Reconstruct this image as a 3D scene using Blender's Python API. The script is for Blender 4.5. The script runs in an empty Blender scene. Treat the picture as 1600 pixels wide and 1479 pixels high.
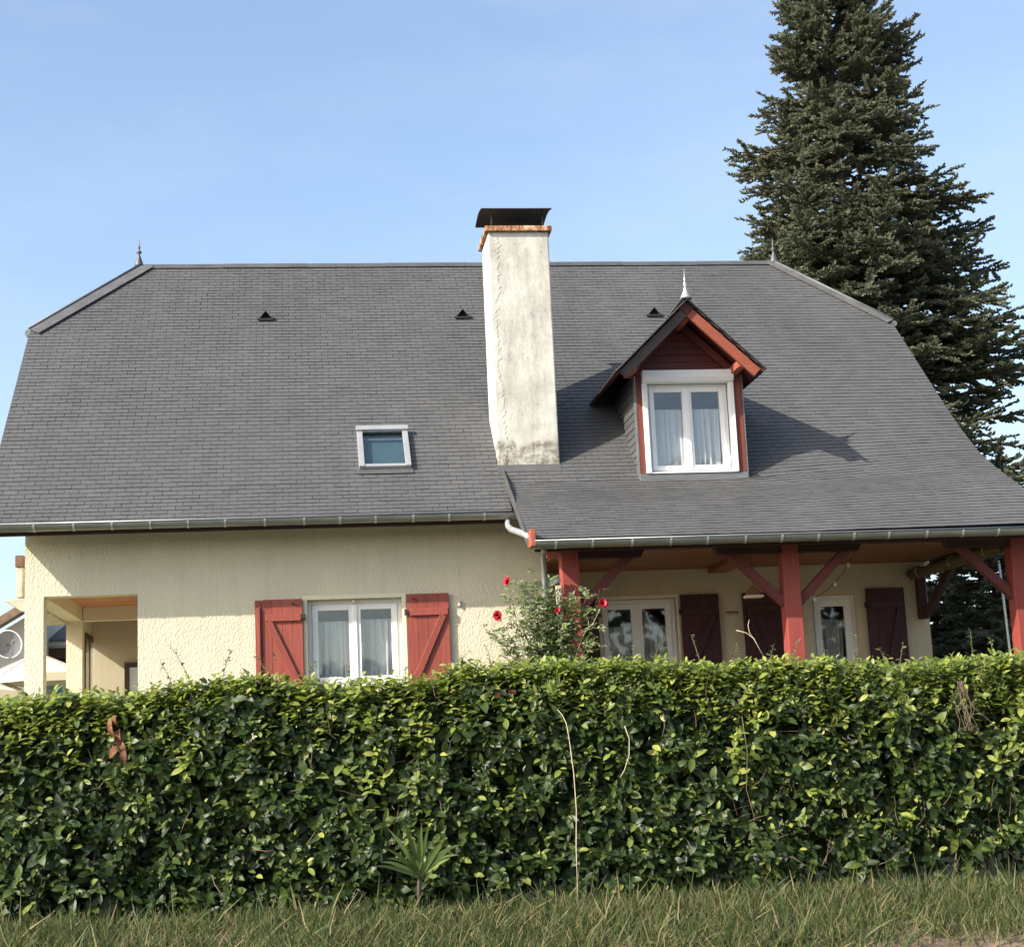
import bpy, math, random
import numpy as np
from mathutils import Vector, Matrix
rnd = random.Random(7)
rng = np.random.default_rng(11)
S = bpy.context.scene
COL = S.collection

# ------------------------------------------------------------------ camera, sky, sun, exposure
cam = bpy.data.cameras.new("camera")
co = bpy.data.objects.new("camera", cam)
COL.objects.link(co)
cam.sensor_width = 36.0
cam.lens = 36.0 * 2498 / 1600
cam.clip_start = 0.1
cam.clip_end = 4000
co.matrix_world = (Matrix.Translation((0, 0, 1.65)) @ Matrix.Rotation(-0.12977, 4, 'Z')
                   @ Matrix.Rotation(math.pi / 2 + 0.1751, 4, 'X') @ Matrix.Rotation(-0.04542, 4, 'Z'))
S.camera = co

SUN = Vector((-0.751, -0.374, 0.545)).normalized()          # towards the sun
world = bpy.data.worlds.new("World")
S.world = world
world.use_nodes = True
wn = world.node_tree
for n in list(wn.nodes):
    wn.nodes.remove(n)
sky = wn.nodes.new('ShaderNodeTexSky')
sky.sky_type = 'NISHITA'
sky.sun_disc = False
sky.sun_elevation = math.asin(SUN.z)
sky.sun_rotation = math.atan2(SUN.x, SUN.y)
sky.altitude = 200
sky.air_density = 1.0
sky.dust_density = 2.8
sky.ozone_density = 1.0
bg = wn.nodes.new('ShaderNodeBackground')
bg.inputs['Strength'].default_value = 0.15
wo = wn.nodes.new('ShaderNodeOutputWorld')
# thin, even cirrus veil over the whole sky
stc = wn.nodes.new('ShaderNodeTexCoord')
smp = wn.nodes.new('ShaderNodeMapping')
smp.inputs['Scale'].default_value = (1.0, 1.0, 3.2)
sno = wn.nodes.new('ShaderNodeTexNoise')
sno.inputs['Scale'].default_value = 2.6
sno.inputs['Detail'].default_value = 7
sno.inputs['Roughness'].default_value = 0.6
srm = wn.nodes.new('ShaderNodeMapRange')
srm.inputs['From Min'].default_value = 0.40
srm.inputs['From Max'].default_value = 0.72
srm.inputs['To Min'].default_value = 0.02
srm.inputs['To Max'].default_value = 0.20
smx = wn.nodes.new('ShaderNodeMix')
smx.data_type = 'RGBA'
smx.inputs[7].default_value = (3.6, 3.9, 4.2, 1)
wn.links.new(stc.outputs['Generated'], smp.inputs[0])
wn.links.new(smp.outputs[0], sno.inputs['Vector'])
wn.links.new(sno.outputs['Fac'], srm.inputs['Value'])
wn.links.new(srm.outputs[0], smx.inputs[0])
wn.links.new(sky.outputs[0], smx.inputs[6])
wn.links.new(smx.outputs[2], bg.inputs[0])
wn.links.new(bg.outputs[0], wo.inputs[0])

sl = bpy.data.lights.new("sun", 'SUN')
sl.energy = 4.5
sl.angle = math.radians(0.5)
sl.color = (1.0, 0.93, 0.82)
so = bpy.data.objects.new("sun", sl)
COL.objects.link(so)
so.rotation_euler = (-SUN).to_track_quat('-Z', 'Y').to_euler()
so.location = (-20, -10, 20)

S.view_settings.view_transform = 'Standard'
S.view_settings.look = 'None'
S.view_settings.gamma = 1.0
S.view_settings.use_curve_mapping = False
S.view_settings.exposure = 0.95
S.cycles.max_bounces = 8
S.cycles.transparent_max_bounces = 16

# ------------------------------------------------------------------ materials
def new_mat(name):
    m = bpy.data.materials.new(name)
    m.use_nodes = True
    nt = m.node_tree
    b = nt.nodes['Principled BSDF']
    return m, nt, b

def N(nt, t, **kw):
    n = nt.nodes.new(t)
    for k, v in kw.items():
        if k in n.inputs.keys():
            n.inputs[k].default_value = v
        else:
            setattr(n, k, v)
    return n

def coords(nt, scale=(1, 1, 1)):
    tc = nt.nodes.new('ShaderNodeTexCoord')
    mp = nt.nodes.new('ShaderNodeMapping')
    mp.inputs['Scale'].default_value = scale
    nt.links.new(tc.outputs['Object'], mp.inputs['Vector'])
    return mp.outputs[0]

def ramp(nt, fac, stops):
    r = nt.nodes.new('ShaderNodeValToRGB')
    el = r.color_ramp.elements
    while len(el) > 1:
        el.remove(el[0])
    el[0].position = stops[0][0]
    el[0].color = (*stops[0][1], 1)
    for p, c in stops[1:]:
        e = el.new(p)
        e.color = (*c, 1)
    nt.links.new(fac, r.inputs[0])
    return r.outputs[0]

def mixc(nt, fac, a, b, mode='MIX'):
    m = nt.nodes.new('ShaderNodeMix')
    m.data_type = 'RGBA'
    m.blend_type = mode
    for sock, v in ((m.inputs[0], fac), (m.inputs[6], a), (m.inputs[7], b)):
        if isinstance(v, (int, float)):
            sock.default_value = v
        elif isinstance(v, tuple):
            sock.default_value = (*v, 1)
        else:
            nt.links.new(v, sock)
    return m.outputs[2]

def math_n(nt, op, a, b=None):
    m = nt.nodes.new('ShaderNodeMath')
    m.operation = op
    for i, v in enumerate((a, b)):
        if v is None:
            continue
        if isinstance(v, (int, float)):
            m.inputs[i].default_value = v
        else:
            nt.links.new(v, m.inputs[i])
    return m.outputs[0]

def noise(nt, vec, scale, detail=4, rough=0.55):
    n = N(nt, 'ShaderNodeTexNoise')
    n.inputs['Scale'].default_value = scale
    n.inputs['Detail'].default_value = detail
    n.inputs['Roughness'].default_value = rough
    nt.links.new(vec, n.inputs['Vector'])
    return n.outputs['Fac']

def bump(nt, b, h, strength, dist):
    n = nt.nodes.new('ShaderNodeBump')
    n.inputs['Strength'].default_value = strength
    n.inputs['Distance'].default_value = dist
    nt.links.new(h, n.inputs['Height'])
    nt.links.new(n.outputs[0], b.inputs['Normal'])

def island(nt):
    g = nt.nodes.new('ShaderNodeNewGeometry')
    o = nt.nodes.new('ShaderNodeObjectInfo')
    a = math_n(nt, 'ADD', g.outputs['Random Per Island'], o.outputs['Random'])
    return math_n(nt, 'FRACT', a)

def plain(name, col, rough=0.6, metallic=0.0, var=0.12, nscale=6.0, bmp=0.0, spec=0.5, stretch=(1, 1, 1), isl=0.0):
    """A colour with uneven wear, fine relief and a little difference from piece to piece."""
    m, nt, b = new_mat(name)
    v = coords(nt, stretch)
    f = noise(nt, v, nscale, 6, 0.6)
    lo = tuple(c * (1 - var) for c in col)
    hi = tuple(min(1, c * (1 + var)) for c in col)
    c = ramp(nt, f, [(0.3, lo), (0.7, hi)])
    if isl:
        k = math_n(nt, 'ADD', math_n(nt, 'MULTIPLY', island(nt), 2 * isl), 1 - isl)
        mc = nt.nodes.new('ShaderNodeVectorMath')
        mc.operation = 'SCALE'
        nt.links.new(c, mc.inputs[0])
        nt.links.new(k, mc.inputs['Scale'])
        c = mc.outputs[0]
    nt.links.new(c, b.inputs['Base Color'])
    b.inputs['Roughness'].default_value = rough
    b.inputs['Metallic'].default_value = metallic
    b.inputs['Specular IOR Level'].default_value = spec
    if bmp:
        f2 = noise(nt, v, nscale * 6, 4, 0.6)
        bump(nt, b, f2, bmp, 0.01)
    return m

def make_stucco(name, col, grain=1.0):
    m, nt, b = new_mat(name)
    v = coords(nt, (1, 1, 0.6))
    big = noise(nt, coords(nt), 0.9, 5, 0.6)
    c = ramp(nt, big, [(0.3, tuple(x * 0.88 for x in col)), (0.65, col)])
    streak = noise(nt, coords(nt, (7, 7, 0.5)), 1.2, 5, 0.65)
    c = mixc(nt, math_n(nt, 'MULTIPLY', ramp(nt, streak, [(0.5, (0, 0, 0)), (0.8, (1, 1, 1))]), 0.30), c,
             (col[0] * 0.62, col[1] * 0.62, col[2] * 0.6))
    vo = N(nt, 'ShaderNodeTexVoronoi')
    vo.feature = 'SMOOTH_F1'
    vo.inputs['Scale'].default_value = 44
    vo.inputs['Smoothness'].default_value = 0.6
    w = noise(nt, v, 14, 3)
    add = nt.nodes.new('ShaderNodeVectorMath')
    add.operation = 'ADD'
    nt.links.new(v, add.inputs[0])
    sc = nt.nodes.new('ShaderNodeVectorMath')
    sc.operation = 'SCALE'
    sc.inputs['Scale'].default_value = 0.05
    nt.links.new(w, sc.inputs[0])
    nt.links.new(sc.outputs[0], add.inputs[1])
    nt.links.new(add.outputs[0], vo.inputs['Vector'])
    h = math_n(nt, 'ADD', vo.outputs['Distance'], math_n(nt, 'MULTIPLY', noise(nt, v, 70, 4, 0.7), 0.6))
    bump(nt, b, h, 0.45 * grain, 0.012)
    nt.links.new(c, b.inputs['Base Color'])
    b.inputs['Roughness'].default_value = 0.95
    b.inputs['Specular IOR Level'].default_value = 0.15
    return m

def make_chimney_render():
    m, nt, b = new_mat("weathered white render")
    v = coords(nt)
    base = ramp(nt, noise(nt, v, 1.4, 6, 0.65), [(0.35, (0.45, 0.44, 0.39)), (0.62, (0.63, 0.615, 0.55))])
    grime = ramp(nt, noise(nt, coords(nt, (2.6, 2.6, 0.8)), 1.5, 10, 0.74), [(0.42, (0, 0, 0)), (0.58, (1, 1, 1))])
    c = mixc(nt, math_n(nt, 'MULTIPLY', grime, 0.58), base, (0.30, 0.30, 0.265))
    sp = ramp(nt, noise(nt, coords(nt, (1, 1, 0.6)), 17, 8, 0.78), [(0.54, (0, 0, 0)), (0.62, (1, 1, 1))])
    c = mixc(nt, math_n(nt, 'MULTIPLY', math_n(nt, 'MULTIPLY', sp, grime), 0.6), c, (0.15, 0.145, 0.12))
    # splash stain that creeps up from the flashing at the foot
    tc = nt.nodes.new('ShaderNodeTexCoord')
    sx = nt.nodes.new('ShaderNodeSeparateXYZ')
    nt.links.new(tc.outputs['Object'], sx.inputs[0])
    edge = math_n(nt, 'ADD', sx.outputs['Z'], math_n(nt, 'MULTIPLY', noise(nt, v, 4, 8, 0.8), -0.62))
    foot = ramp(nt, edge, [(0.0, (1, 1, 1)), (0.06, (0, 0, 0))])
    foot = math_n(nt, 'MULTIPLY', foot, ramp(nt, noise(nt, v, 9, 9, 0.75), [(0.42, (0, 0, 0)), (0.58, (1, 1, 1))]))
    c = mixc(nt, math_n(nt, 'MULTIPLY', foot, 0.8), c, (0.13, 0.11, 0.075))
    nt.links.new(c, b.inputs['Base Color'])
    b.inputs['Roughness'].default_value = 0.95
    b.inputs['Specular IOR Level'].default_value = 0.1
    bump(nt, b, noise(nt, v, 40, 6, 0.7), 0.5, 0.012)
    return m

def make_slate(name, col):
    m, nt, b = new_mat(name)
    v = coords(nt)
    r = island(nt)
    patch = noise(nt, coords(nt, (1, 0.6, 0.6)), 0.55, 6, 0.62)
    k = math_n(nt, 'ADD', math_n(nt, 'MULTIPLY', r, 0.10), math_n(nt, 'ADD', math_n(nt, 'MULTIPLY', patch, 0.55), 0.05))
    c = ramp(nt, k, [(0.22, tuple(x * 0.80 for x in col)), (0.40, col), (0.62, (col[0] * 1.25, col[1] * 1.22, col[2] * 1.18))])
    run = noise(nt, coords(nt, (5, 0.35, 0.35)), 1.3, 6, 0.65)
    c = mixc(nt, math_n(nt, 'MULTIPLY', ramp(nt, run, [(0.5, (0, 0, 0)), (0.75, (1, 1, 1))]), 0.30), c, (0.055, 0.055, 0.056))
    lich = ramp(nt, noise(nt, v, 9, 8, 0.7), [(0.62, (0, 0, 0)), (0.72, (1, 1, 1))])
    c = mixc(nt, math_n(nt, 'MULTIPLY', lich, 0.28), c, (0.20, 0.20, 0.17))
    nt.links.new(c, b.inputs['Base Color'])
    nt.links.new(math_n(nt, 'ADD', math_n(nt, 'MULTIPLY', r, 0.12), 0.50), b.inputs['Roughness'])
    b.inputs['Specular IOR Level'].default_value = 0.22
    bump(nt, b, noise(nt, v, 60, 5, 0.7), 0.18, 0.004)
    return m

def make_wood(name, col, axis='Z', rough=0.6, spec=0.35, peel=0.0):
    m, nt, b = new_mat(name)
    st = {'X': (1.2, 22, 22), 'Y': (22, 1.2, 22), 'Z': (22, 22, 1.2)}[axis]
    g = noise(nt, coords(nt, st), 1.6, 6, 0.65)
    big = noise(nt, coords(nt), 3.0, 4, 0.6)
    c = ramp(nt, g, [(0.3, tuple(x * 0.72 for x in col)), (0.55, col), (0.75, tuple(min(1, x * 1.18) for x in col))])
    c = mixc(nt, math_n(nt, 'MULTIPLY', ramp(nt, big, [(0.35, (0, 0, 0)), (0.75, (1, 1, 1))]), 0.45), c, tuple(x * 0.6 + 0.02 for x in col))
    if peel:
        p = ramp(nt, noise(nt, coords(nt, tuple(s * 0.5 for s in st)), 2.5, 8, 0.75), [(0.60, (0, 0, 0)), (0.66, (1, 1, 1))])
        c = mixc(nt, math_n(nt, 'MULTIPLY', p, peel), c, (0.30, 0.20, 0.13))
    k = math_n(nt, 'ADD', math_n(nt, 'MULTIPLY', island(nt), 0.24), 0.88)
    mc = nt.nodes.new('ShaderNodeVectorMath')
    mc.operation = 'SCALE'
    nt.links.new(c, mc.inputs[0])
    nt.links.new(k, mc.inputs['Scale'])
    nt.links.new(mc.outputs[0], b.inputs['Base Color'])
    b.inputs['Roughness'].default_value = rough
    b.inputs['Specular IOR Level'].default_value = spec
    bump(nt, b, g, 0.25, 0.004)
    return m

def make_leaf(name, stops, rough=0.4, spec=0.5, trans=0.25, tcol=(0.20, 0.30, 0.05)):
    m, nt, b = new_mat(name)
    r = island(nt)
    c = ramp(nt, r, stops)
    pv = noise(nt, coords(nt), 1.3, 3)
    c = mixc(nt, math_n(nt, 'MULTIPLY', pv, 0.5), c, stops[0][1])
    nt.links.new(c, b.inputs['Base Color'])
    b.inputs['Roughness'].default_value = rough
    b.inputs['Specular IOR Level'].default_value = spec
    t = nt.nodes.new('ShaderNodeBsdfTranslucent')
    nt.links.new(mixc(nt, 0.55, c, tcol), t.inputs['Color'])
    mx = nt.nodes.new('ShaderNodeMixShader')
    mx.inputs[0].default_value = trans
    nt.links.new(b.outputs[0], mx.inputs[1])
    nt.links.new(t.outputs[0], mx.inputs[2])
    nt.links.new(mx.outputs[0], nt.nodes['Material Output'].inputs[0])
    return m

def make_glass(name, tint=(0.95, 0.97, 0.975), k=4.5):
    m, nt, b = new_mat(name)
    nt.nodes.remove(b)
    tr = nt.nodes.new('ShaderNodeBsdfTransparent')
    tr.inputs[0].default_value = (*tint, 1)
    gl = nt.nodes.new('ShaderNodeBsdfGlossy')
    gl.inputs['Roughness'].default_value = 0.02
    lw = nt.nodes.new('ShaderNodeLayerWeight')
    lw.inputs['Blend'].default_value = 0.5
    f5 = math_n(nt, 'POWER', lw.outputs['Facing'], 4.0)
    fac = math_n(nt, 'ADD', math_n(nt, 'MULTIPLY', f5, 0.7), 0.02 * k)
    mx = nt.nodes.new('ShaderNodeMixShader')
    nt.links.new(math_n(nt, 'MINIMUM', fac, 1.0), mx.inputs[0])
    nt.links.new(tr.outputs[0], mx.inputs[1])
    nt.links.new(gl.outputs[0], mx.inputs[2])
    nt.links.new(mx.outputs[0], nt.nodes['Material Output'].inputs[0])
    return m

def make_curtain():
    m, nt, b = new_mat("white voile")
    nt.nodes.remove(b)
    d = nt.nodes.new('ShaderNodeBsdfDiffuse')
    d.inputs[0].default_value = (0.86, 0.87, 0.87, 1)
    t = nt.nodes.new('ShaderNodeBsdfTranslucent')
    t.inputs[0].default_value = (0.7, 0.72, 0.72, 1)
    p = nt.nodes.new('ShaderNodeBsdfTransparent')
    m1 = nt.nodes.new('ShaderNodeMixShader')
    m1.inputs[0].default_value = 0.3
    m2 = nt.nodes.new('ShaderNodeMixShader')
    m2.inputs[0].default_value = 0.12
    nt.links.new(d.outputs[0], m1.inputs[1])
    nt.links.new(t.outputs[0], m1.inputs[2])
    nt.links.new(m1.outputs[0], m2.inputs[1])
    nt.links.new(p.outputs[0], m2.inputs[2])
    nt.links.new(m2.outputs[0], nt.nodes['Material Output'].inputs[0])
    return m

def make_zinc():
    m, nt, b = new_mat("zinc sheet")
    v = coords(nt)
    c = ramp(nt, noise(nt, coords(nt, (0.7, 3, 3)), 3, 7, 0.65), [(0.3, (0.16, 0.165, 0.16)), (0.7, (0.28, 0.285, 0.275))])
    nt.links.new(c, b.inputs['Base Color'])
    b.inputs['Metallic'].default_value = 0.55
    b.inputs['Roughness'].default_value = 0.42
    bump(nt, b, noise(nt, v, 18, 3), 0.08, 0.01)
    return m

def make_rust():
    m, nt, b = new_mat("rusty concrete edge")
    v = coords(nt, (1, 1, 0.5))
    c = ramp(nt, noise(nt, v, 11, 8, 0.7), [(0.36, (0.05, 0.022, 0.012)), (0.47, (0.24, 0.10, 0.045)), (0.56, (0.42, 0.24, 0.12)), (0.68, (0.60, 0.50, 0.36))])
    nt.links.new(c, b.inputs['Base Color'])
    b.inputs['Roughness'].default_value = 0.9
    bump(nt, b, noise(nt, v, 50, 4), 0.4, 0.01)
    return m

def make_ground(name, a, c2, scale, rough=0.95):
    m, nt, b = new_mat(name)
    v = coords(nt)
    f = noise(nt, v, scale, 8, 0.65)
    f2 = noise(nt, v, scale * 14, 5, 0.7)
    c = ramp(nt, math_n(nt, 'ADD', math_n(nt, 'MULTIPLY', f, 0.6), math_n(nt, 'MULTIPLY', f2, 0.4)), [(0.38, a), (0.62, c2)])
    nt.links.new(c, b.inputs['Base Color'])
    b.inputs['Roughness'].default_value = rough
    bump(nt, b, f2, 0.5, 0.02)
    return m

M = dict(
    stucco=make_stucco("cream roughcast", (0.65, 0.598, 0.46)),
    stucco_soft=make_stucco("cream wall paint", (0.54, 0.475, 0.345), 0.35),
    chim=make_chimney_render(),
    slate=make_slate("fibre slate", (0.0885, 0.0895, 0.0905)),
    deck=plain("roof underlay", (0.02, 0.02, 0.02), 0.9),
    zinc=make_zinc(),
    zinc_dark=plain("dark ridge zinc", (0.10, 0.10, 0.10), 0.5, 0.3, 0.2, 3),
    zinc_hip=plain("weathered hip zinc", (0.115, 0.115, 0.115), 0.55, 0.25, 0.25, 4),
    zinc_bright=plain("bright zinc", (0.46, 0.47, 0.47), 0.4, 0.5, 0.15, 8),
    rust=make_rust(),
    iron=plain("blackened sheet iron", (0.03, 0.031, 0.035), 0.65, 0.4, 0.3, 5),
    red=make_wood("red stained shutter wood", (0.29, 0.068, 0.048), 'Z', 0.5),
    redpost=make_wood("red stained post wood", (0.28, 0.056, 0.043), 'Z', 0.6, 0.3, 0.25),
    reddorm=make_wood("weathered red dormer post", (0.19, 0.048, 0.033), 'Z', 0.65, 0.3, 0.45),
    floor_tile=plain("dark terracotta tiles", (0.11, 0.06, 0.04), 0.7, var=0.2),
    redx=make_wood("red stained beam wood", (0.12, 0.026, 0.02), 'X', 0.6),
    redg=make_wood("oxblood gable boards", (0.115, 0.022, 0.018), 'X', 0.55),
    redverge=make_wood("faded red verge wood", (0.33, 0.09, 0.055), 'X', 0.7, 0.25, 0.35),
    dkwood=make_wood("dark stained beam wood", (0.05, 0.018, 0.014), 'X', 0.65),
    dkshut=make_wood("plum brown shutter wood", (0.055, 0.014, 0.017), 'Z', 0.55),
    ceil=make_wood("varnished pine boards", (0.26, 0.11, 0.048), 'X', 0.5),
    orange=make_wood("orange varnished ceiling boards", (0.50, 0.20, 0.08), 'X', 0.5),
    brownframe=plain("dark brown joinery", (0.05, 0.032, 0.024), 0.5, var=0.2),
    pvc=plain("white plastic joinery", (0.80, 0.80, 0.78), 0.35, var=0.03, nscale=3),
    paint=plain("cream painted trim", (0.70, 0.64, 0.48), 0.7, var=0.06, nscale=8, bmp=0.1),
    conc=plain("pale concrete", (0.46, 0.42, 0.34), 0.9, var=0.25, nscale=5, bmp=0.3),
    alu=plain("grey aluminium", (0.36, 0.36, 0.37), 0.45, 0.4, 0.08),
    glass=make_glass("window glass"),
    glass_sky=make_glass("skylight glass", (0.70, 0.82, 0.84), 5.0),
    curtain=make_curtain(),
    room=plain("dim room paint", (0.16, 0.17, 0.18), 0.9, var=0.1),
    reed=plain("woven reed", (0.13, 0.115, 0.055), 0.85, var=0.5, nscale=40, bmp=0.6, stretch=(1, 3, 1)),
    bark=plain("grey bark", (0.06, 0.048, 0.038), 0.95, var=0.4, nscale=9, bmp=0.7, stretch=(1, 1, 0.3)),
    stem=plain("pale dry stem", (0.50, 0.43, 0.30), 0.8, var=0.25, nscale=14),
    cane=plain("green cane", (0.14, 0.16, 0.07), 0.7, var=0.3, nscale=14),
    drystem=plain("tan dry stem", (0.15, 0.105, 0.07), 0.85, var=0.3, nscale=14),
    twig=plain("brown twig", (0.15, 0.11, 0.075), 0.9, var=0.3, nscale=14),
    laurel=make_leaf("laurel leaf", [(0.0, (0.016, 0.030, 0.010)), (0.45, (0.028, 0.051, 0.013)), (0.76, (0.055, 0.088, 0.019)), (0.95, (0.110, 0.155, 0.032)), (1.0, (0.26, 0.30, 0.07))], 0.45, 0.30, 0.14, (0.22, 0.32, 0.05)),
    young=make_leaf("young and sunlit yellow green leaf", [(0.0, (0.085, 0.130, 0.026)), (0.5, (0.24, 0.31, 0.055)), (1.0, (0.50, 0.52, 0.14))], 0.45, 0.35, 0.42, (0.35, 0.42, 0.06)),
    small=make_leaf("small shrub leaf", [(0.0, (0.06, 0.085, 0.03)), (0.5, (0.11, 0.14, 0.04)), (1.0, (0.20, 0.22, 0.06))], 0.5, 0.35, 0.3),
    roseleaf=make_leaf("rose leaf", [(0.0, (0.10, 0.14, 0.06)), (0.6, (0.21, 0.265, 0.11)), (1.0, (0.38, 0.42, 0.21))], 0.42, 0.45, 0.3),
    petal=plain("red petal", (0.38, 0.006, 0.02), 0.6, var=0.4, nscale=30, isl=0.35),
    dead=make_leaf("dead brown leaf", [(0.0, (0.10, 0.040, 0.020)), (0.6, (0.20, 0.085, 0.042)), (1.0, (0.30, 0.17, 0.09))], 0.65, 0.25, 0.15, (0.3, 0.12, 0.05)),
    spike=make_leaf("sword leaf", [(0.0, (0.05, 0.085, 0.03)), (0.6, (0.10, 0.15, 0.04)), (1.0, (0.22, 0.28, 0.07))], 0.4, 0.5, 0.2),
    needles=make_leaf("fir needles", [(0.0, (0.085, 0.110, 0.090)), (0.35, (0.150, 0.176, 0.128)), (0.75, (0.240, 0.250, 0.160)), (1.0, (0.37, 0.34, 0.21))], 0.6, 0.3, 0.30, (0.27, 0.28, 0.14)),
    grass=make_leaf("grass blade", [(0.0, (0.04, 0.065, 0.02)), (0.5, (0.08, 0.11, 0.035)), (0.75, (0.17, 0.155, 0.06)), (1.0, (0.34, 0.26, 0.14))], 0.6, 0.3, 0.25),
    soil=make_ground("dry earth", (0.09, 0.065, 0.045), (0.24, 0.18, 0.13), 2.0),
    lawn=make_ground("rough lawn", (0.06, 0.085, 0.028), (0.13, 0.14, 0.055), 1.2),
    asphalt=make_ground("dry pale asphalt", (0.13, 0.125, 0.12), (0.22, 0.215, 0.205), 1.5),
    kerb=make_ground("kerb concrete", (0.30, 0.29, 0.26), (0.45, 0.43, 0.39), 3),
    nwall=plain("pale grey render", (0.52, 0.52, 0.50), 0.95, var=0.06, nscale=2, bmp=0.2),
    nwhite=plain("white render", (0.74, 0.73, 0.70), 0.95, var=0.05, nscale=2, bmp=0.2),
    ntile=plain("brown roof tile", (0.16, 0.09, 0.06), 0.9, var=0.3, nscale=7, bmp=0.4, isl=0.2),
    canvas=plain("cream parasol canvas", (0.58, 0.55, 0.47), 0.9, var=0.04, nscale=3),
    dish=plain("grey dish enamel", (0.15, 0.155, 0.16), 0.6, var=0.05),
)

# ------------------------------------------------------------------ geometry helpers
class MB:
    def __init__(s):
        s.v, s.f = [], []
    def poly(s, pts):
        i = len(s.v)
        s.v += [tuple(p) for p in pts]
        s.f.append(tuple(range(i, i + len(pts))))
        return s
    def hexa(s, p):                        # 8 points: bottom ring 0-3, top ring 4-7
        i = len(s.v)
        s.v += [tuple(q) for q in p]
        s.f += [tuple(i + k for k in q) for q in ((3, 2, 1, 0), (4, 5, 6, 7), (0, 1, 5, 4), (1, 2, 6, 5), (2, 3, 7, 6), (3, 0, 4, 7))]
        return s
    def box(s, x0, x1, y0, y1, z0, z1):
        return s.hexa([(x0, y0, z0), (x1, y0, z0), (x1, y1, z0), (x0, y1, z0), (x0, y0, z1), (x1, y0, z1), (x1, y1, z1), (x0, y1, z1)])
    def bar(s, a, b, w, h, up=(0, 0, 1)):  # rectangular bar from a to b, w across, h along up
        a, b = Vector(a), Vector(b)
        d = (b - a).normalized()
        u = Vector(up)
        x = d.cross(u)
        if x.length < 1e-4:
            x = d.cross(Vector((0, 1, 0)))
        x.normalize()
        u = x.cross(d).normalized()
        x, u = x * w / 2, u * h / 2
        return s.hexa([a - x - u, a + x - u, b + x - u, b - x - u, a - x + u, a + x + u, b + x + u, b - x + u])
    def tube(s, pts, r, n=8, cap=True):
        pts = [Vector(p) for p in pts]
        rs = r if isinstance(r, (list, tuple)) else [r] * len(pts)
        rings = []
        prev = None
        for k, p in enumerate(pts):
            d = (pts[min(k + 1, len(pts) - 1)] - pts[max(k - 1, 0)]).normalized()
            if prev is None:
                x = d.cross(Vector((0, 0, 1)))
                if x.length < 1e-3:
                    x = d.cross(Vector((0, 1, 0)))
            else:
                x = prev - d * prev.dot(d)
            x.normalize()
            prev = x
            y = d.cross(x)
            i = len(s.v)
            for j in range(n):
                a = 2 * math.pi * j / n
                s.v.append(tuple(p + (x * math.cos(a) + y * math.sin(a)) * rs[k]))
            rings.append(i)
        for a, b in zip(rings, rings[1:]):
            for j in range(n):
                s.f.append((a + j, a + (j + 1) % n, b + (j + 1) % n, b + j))
        if cap:
            s.f.append(tuple(rings[0] + j for j in reversed(range(n))))
            s.f.append(tuple(rings[-1] + j for j in range(n)))
        return s
    def lathe(s, c, prof, n=14):           # profile of (radius, z) about a vertical axis
        rings = []
        for r, z in prof:
            i = len(s.v)
            for j in range(n):
                a = 2 * math.pi * j / n
                s.v.append((c[0] + r * math.cos(a), c[1] + r * math.sin(a), c[2] + z))
            rings.append(i)
        for a, b in zip(rings, rings[1:]):
            for j in range(n):
                s.f.append((a + j, a + (j + 1) % n, b + (j + 1) % n, b + j))
        s.f.append(tuple(rings[0] + j for j in reversed(range(n))))
        s.f.append(tuple(rings[-1] + j for j in range(n)))
        return s
    def prism(s, poly, off):               # polygon (3-D points) pushed along off
        n = len(poly)
        i = len(s.v)
        o = Vector(off)
        s.v += [tuple(p) for p in poly] + [tuple(Vector(p) + o) for p in poly]
        s.f.append(tuple(i + k for k in reversed(range(n))))
        s.f.append(tuple(i + n + k for k in range(n)))
        for k in range(n):
            s.f.append((i + k, i + (k + 1) % n, i + n + (k + 1) % n, i + n + k))
        return s

def origin(parent):
    o = Vector((0, 0, 0))
    while parent is not None:
        o += parent.location
        parent = parent.parent
    return o

def link(name, me, mat, parent=None, loc=None):
    if mat is not None and not me.materials:
        me.materials.append(mat)
    o = bpy.data.objects.new(name, me)
    COL.objects.link(o)
    if parent is not None:
        o.parent = parent
    if loc is not None:
        o.location = loc
    return o

def build(name, mb, mat, parent=None, smooth=False, bevel=0.0):
    """One mesh object; its points are given in world space."""
    me = bpy.data.meshes.new(name)
    og = origin(parent)
    me.from_pydata([tuple(Vector(v) - og) for v in mb.v], [], mb.f)
    if smooth:
        me.shade_smooth()
    o = link(name, me, mat, parent)
    if bevel:
        b = o.modifiers.new("edge", 'BEVEL')
        b.width = bevel
        b.segments = 2
        b.limit_method = 'ANGLE'
    return o

def fast_mesh(name, V, F, smooth=False):
    """Mesh from arrays: V (n,3), F (m,k) with one face size."""
    me = bpy.data.meshes.new(name)
    V = np.ascontiguousarray(V, dtype=np.float32)
    F = np.ascontiguousarray(F, dtype=np.int32)
    m, k = F.shape
    me.vertices.add(len(V))
    me.vertices.foreach_set('co', V.ravel())
    me.loops.add(m * k)
    me.loops.foreach_set('vertex_index', F.ravel())
    me.polygons.add(m)
    me.polygons.foreach_set('loop_start', np.arange(0, m * k, k, dtype=np.int32))
    me.update(calc_edges=True)
    if smooth:
        me.shade_smooth()
    return me

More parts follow.
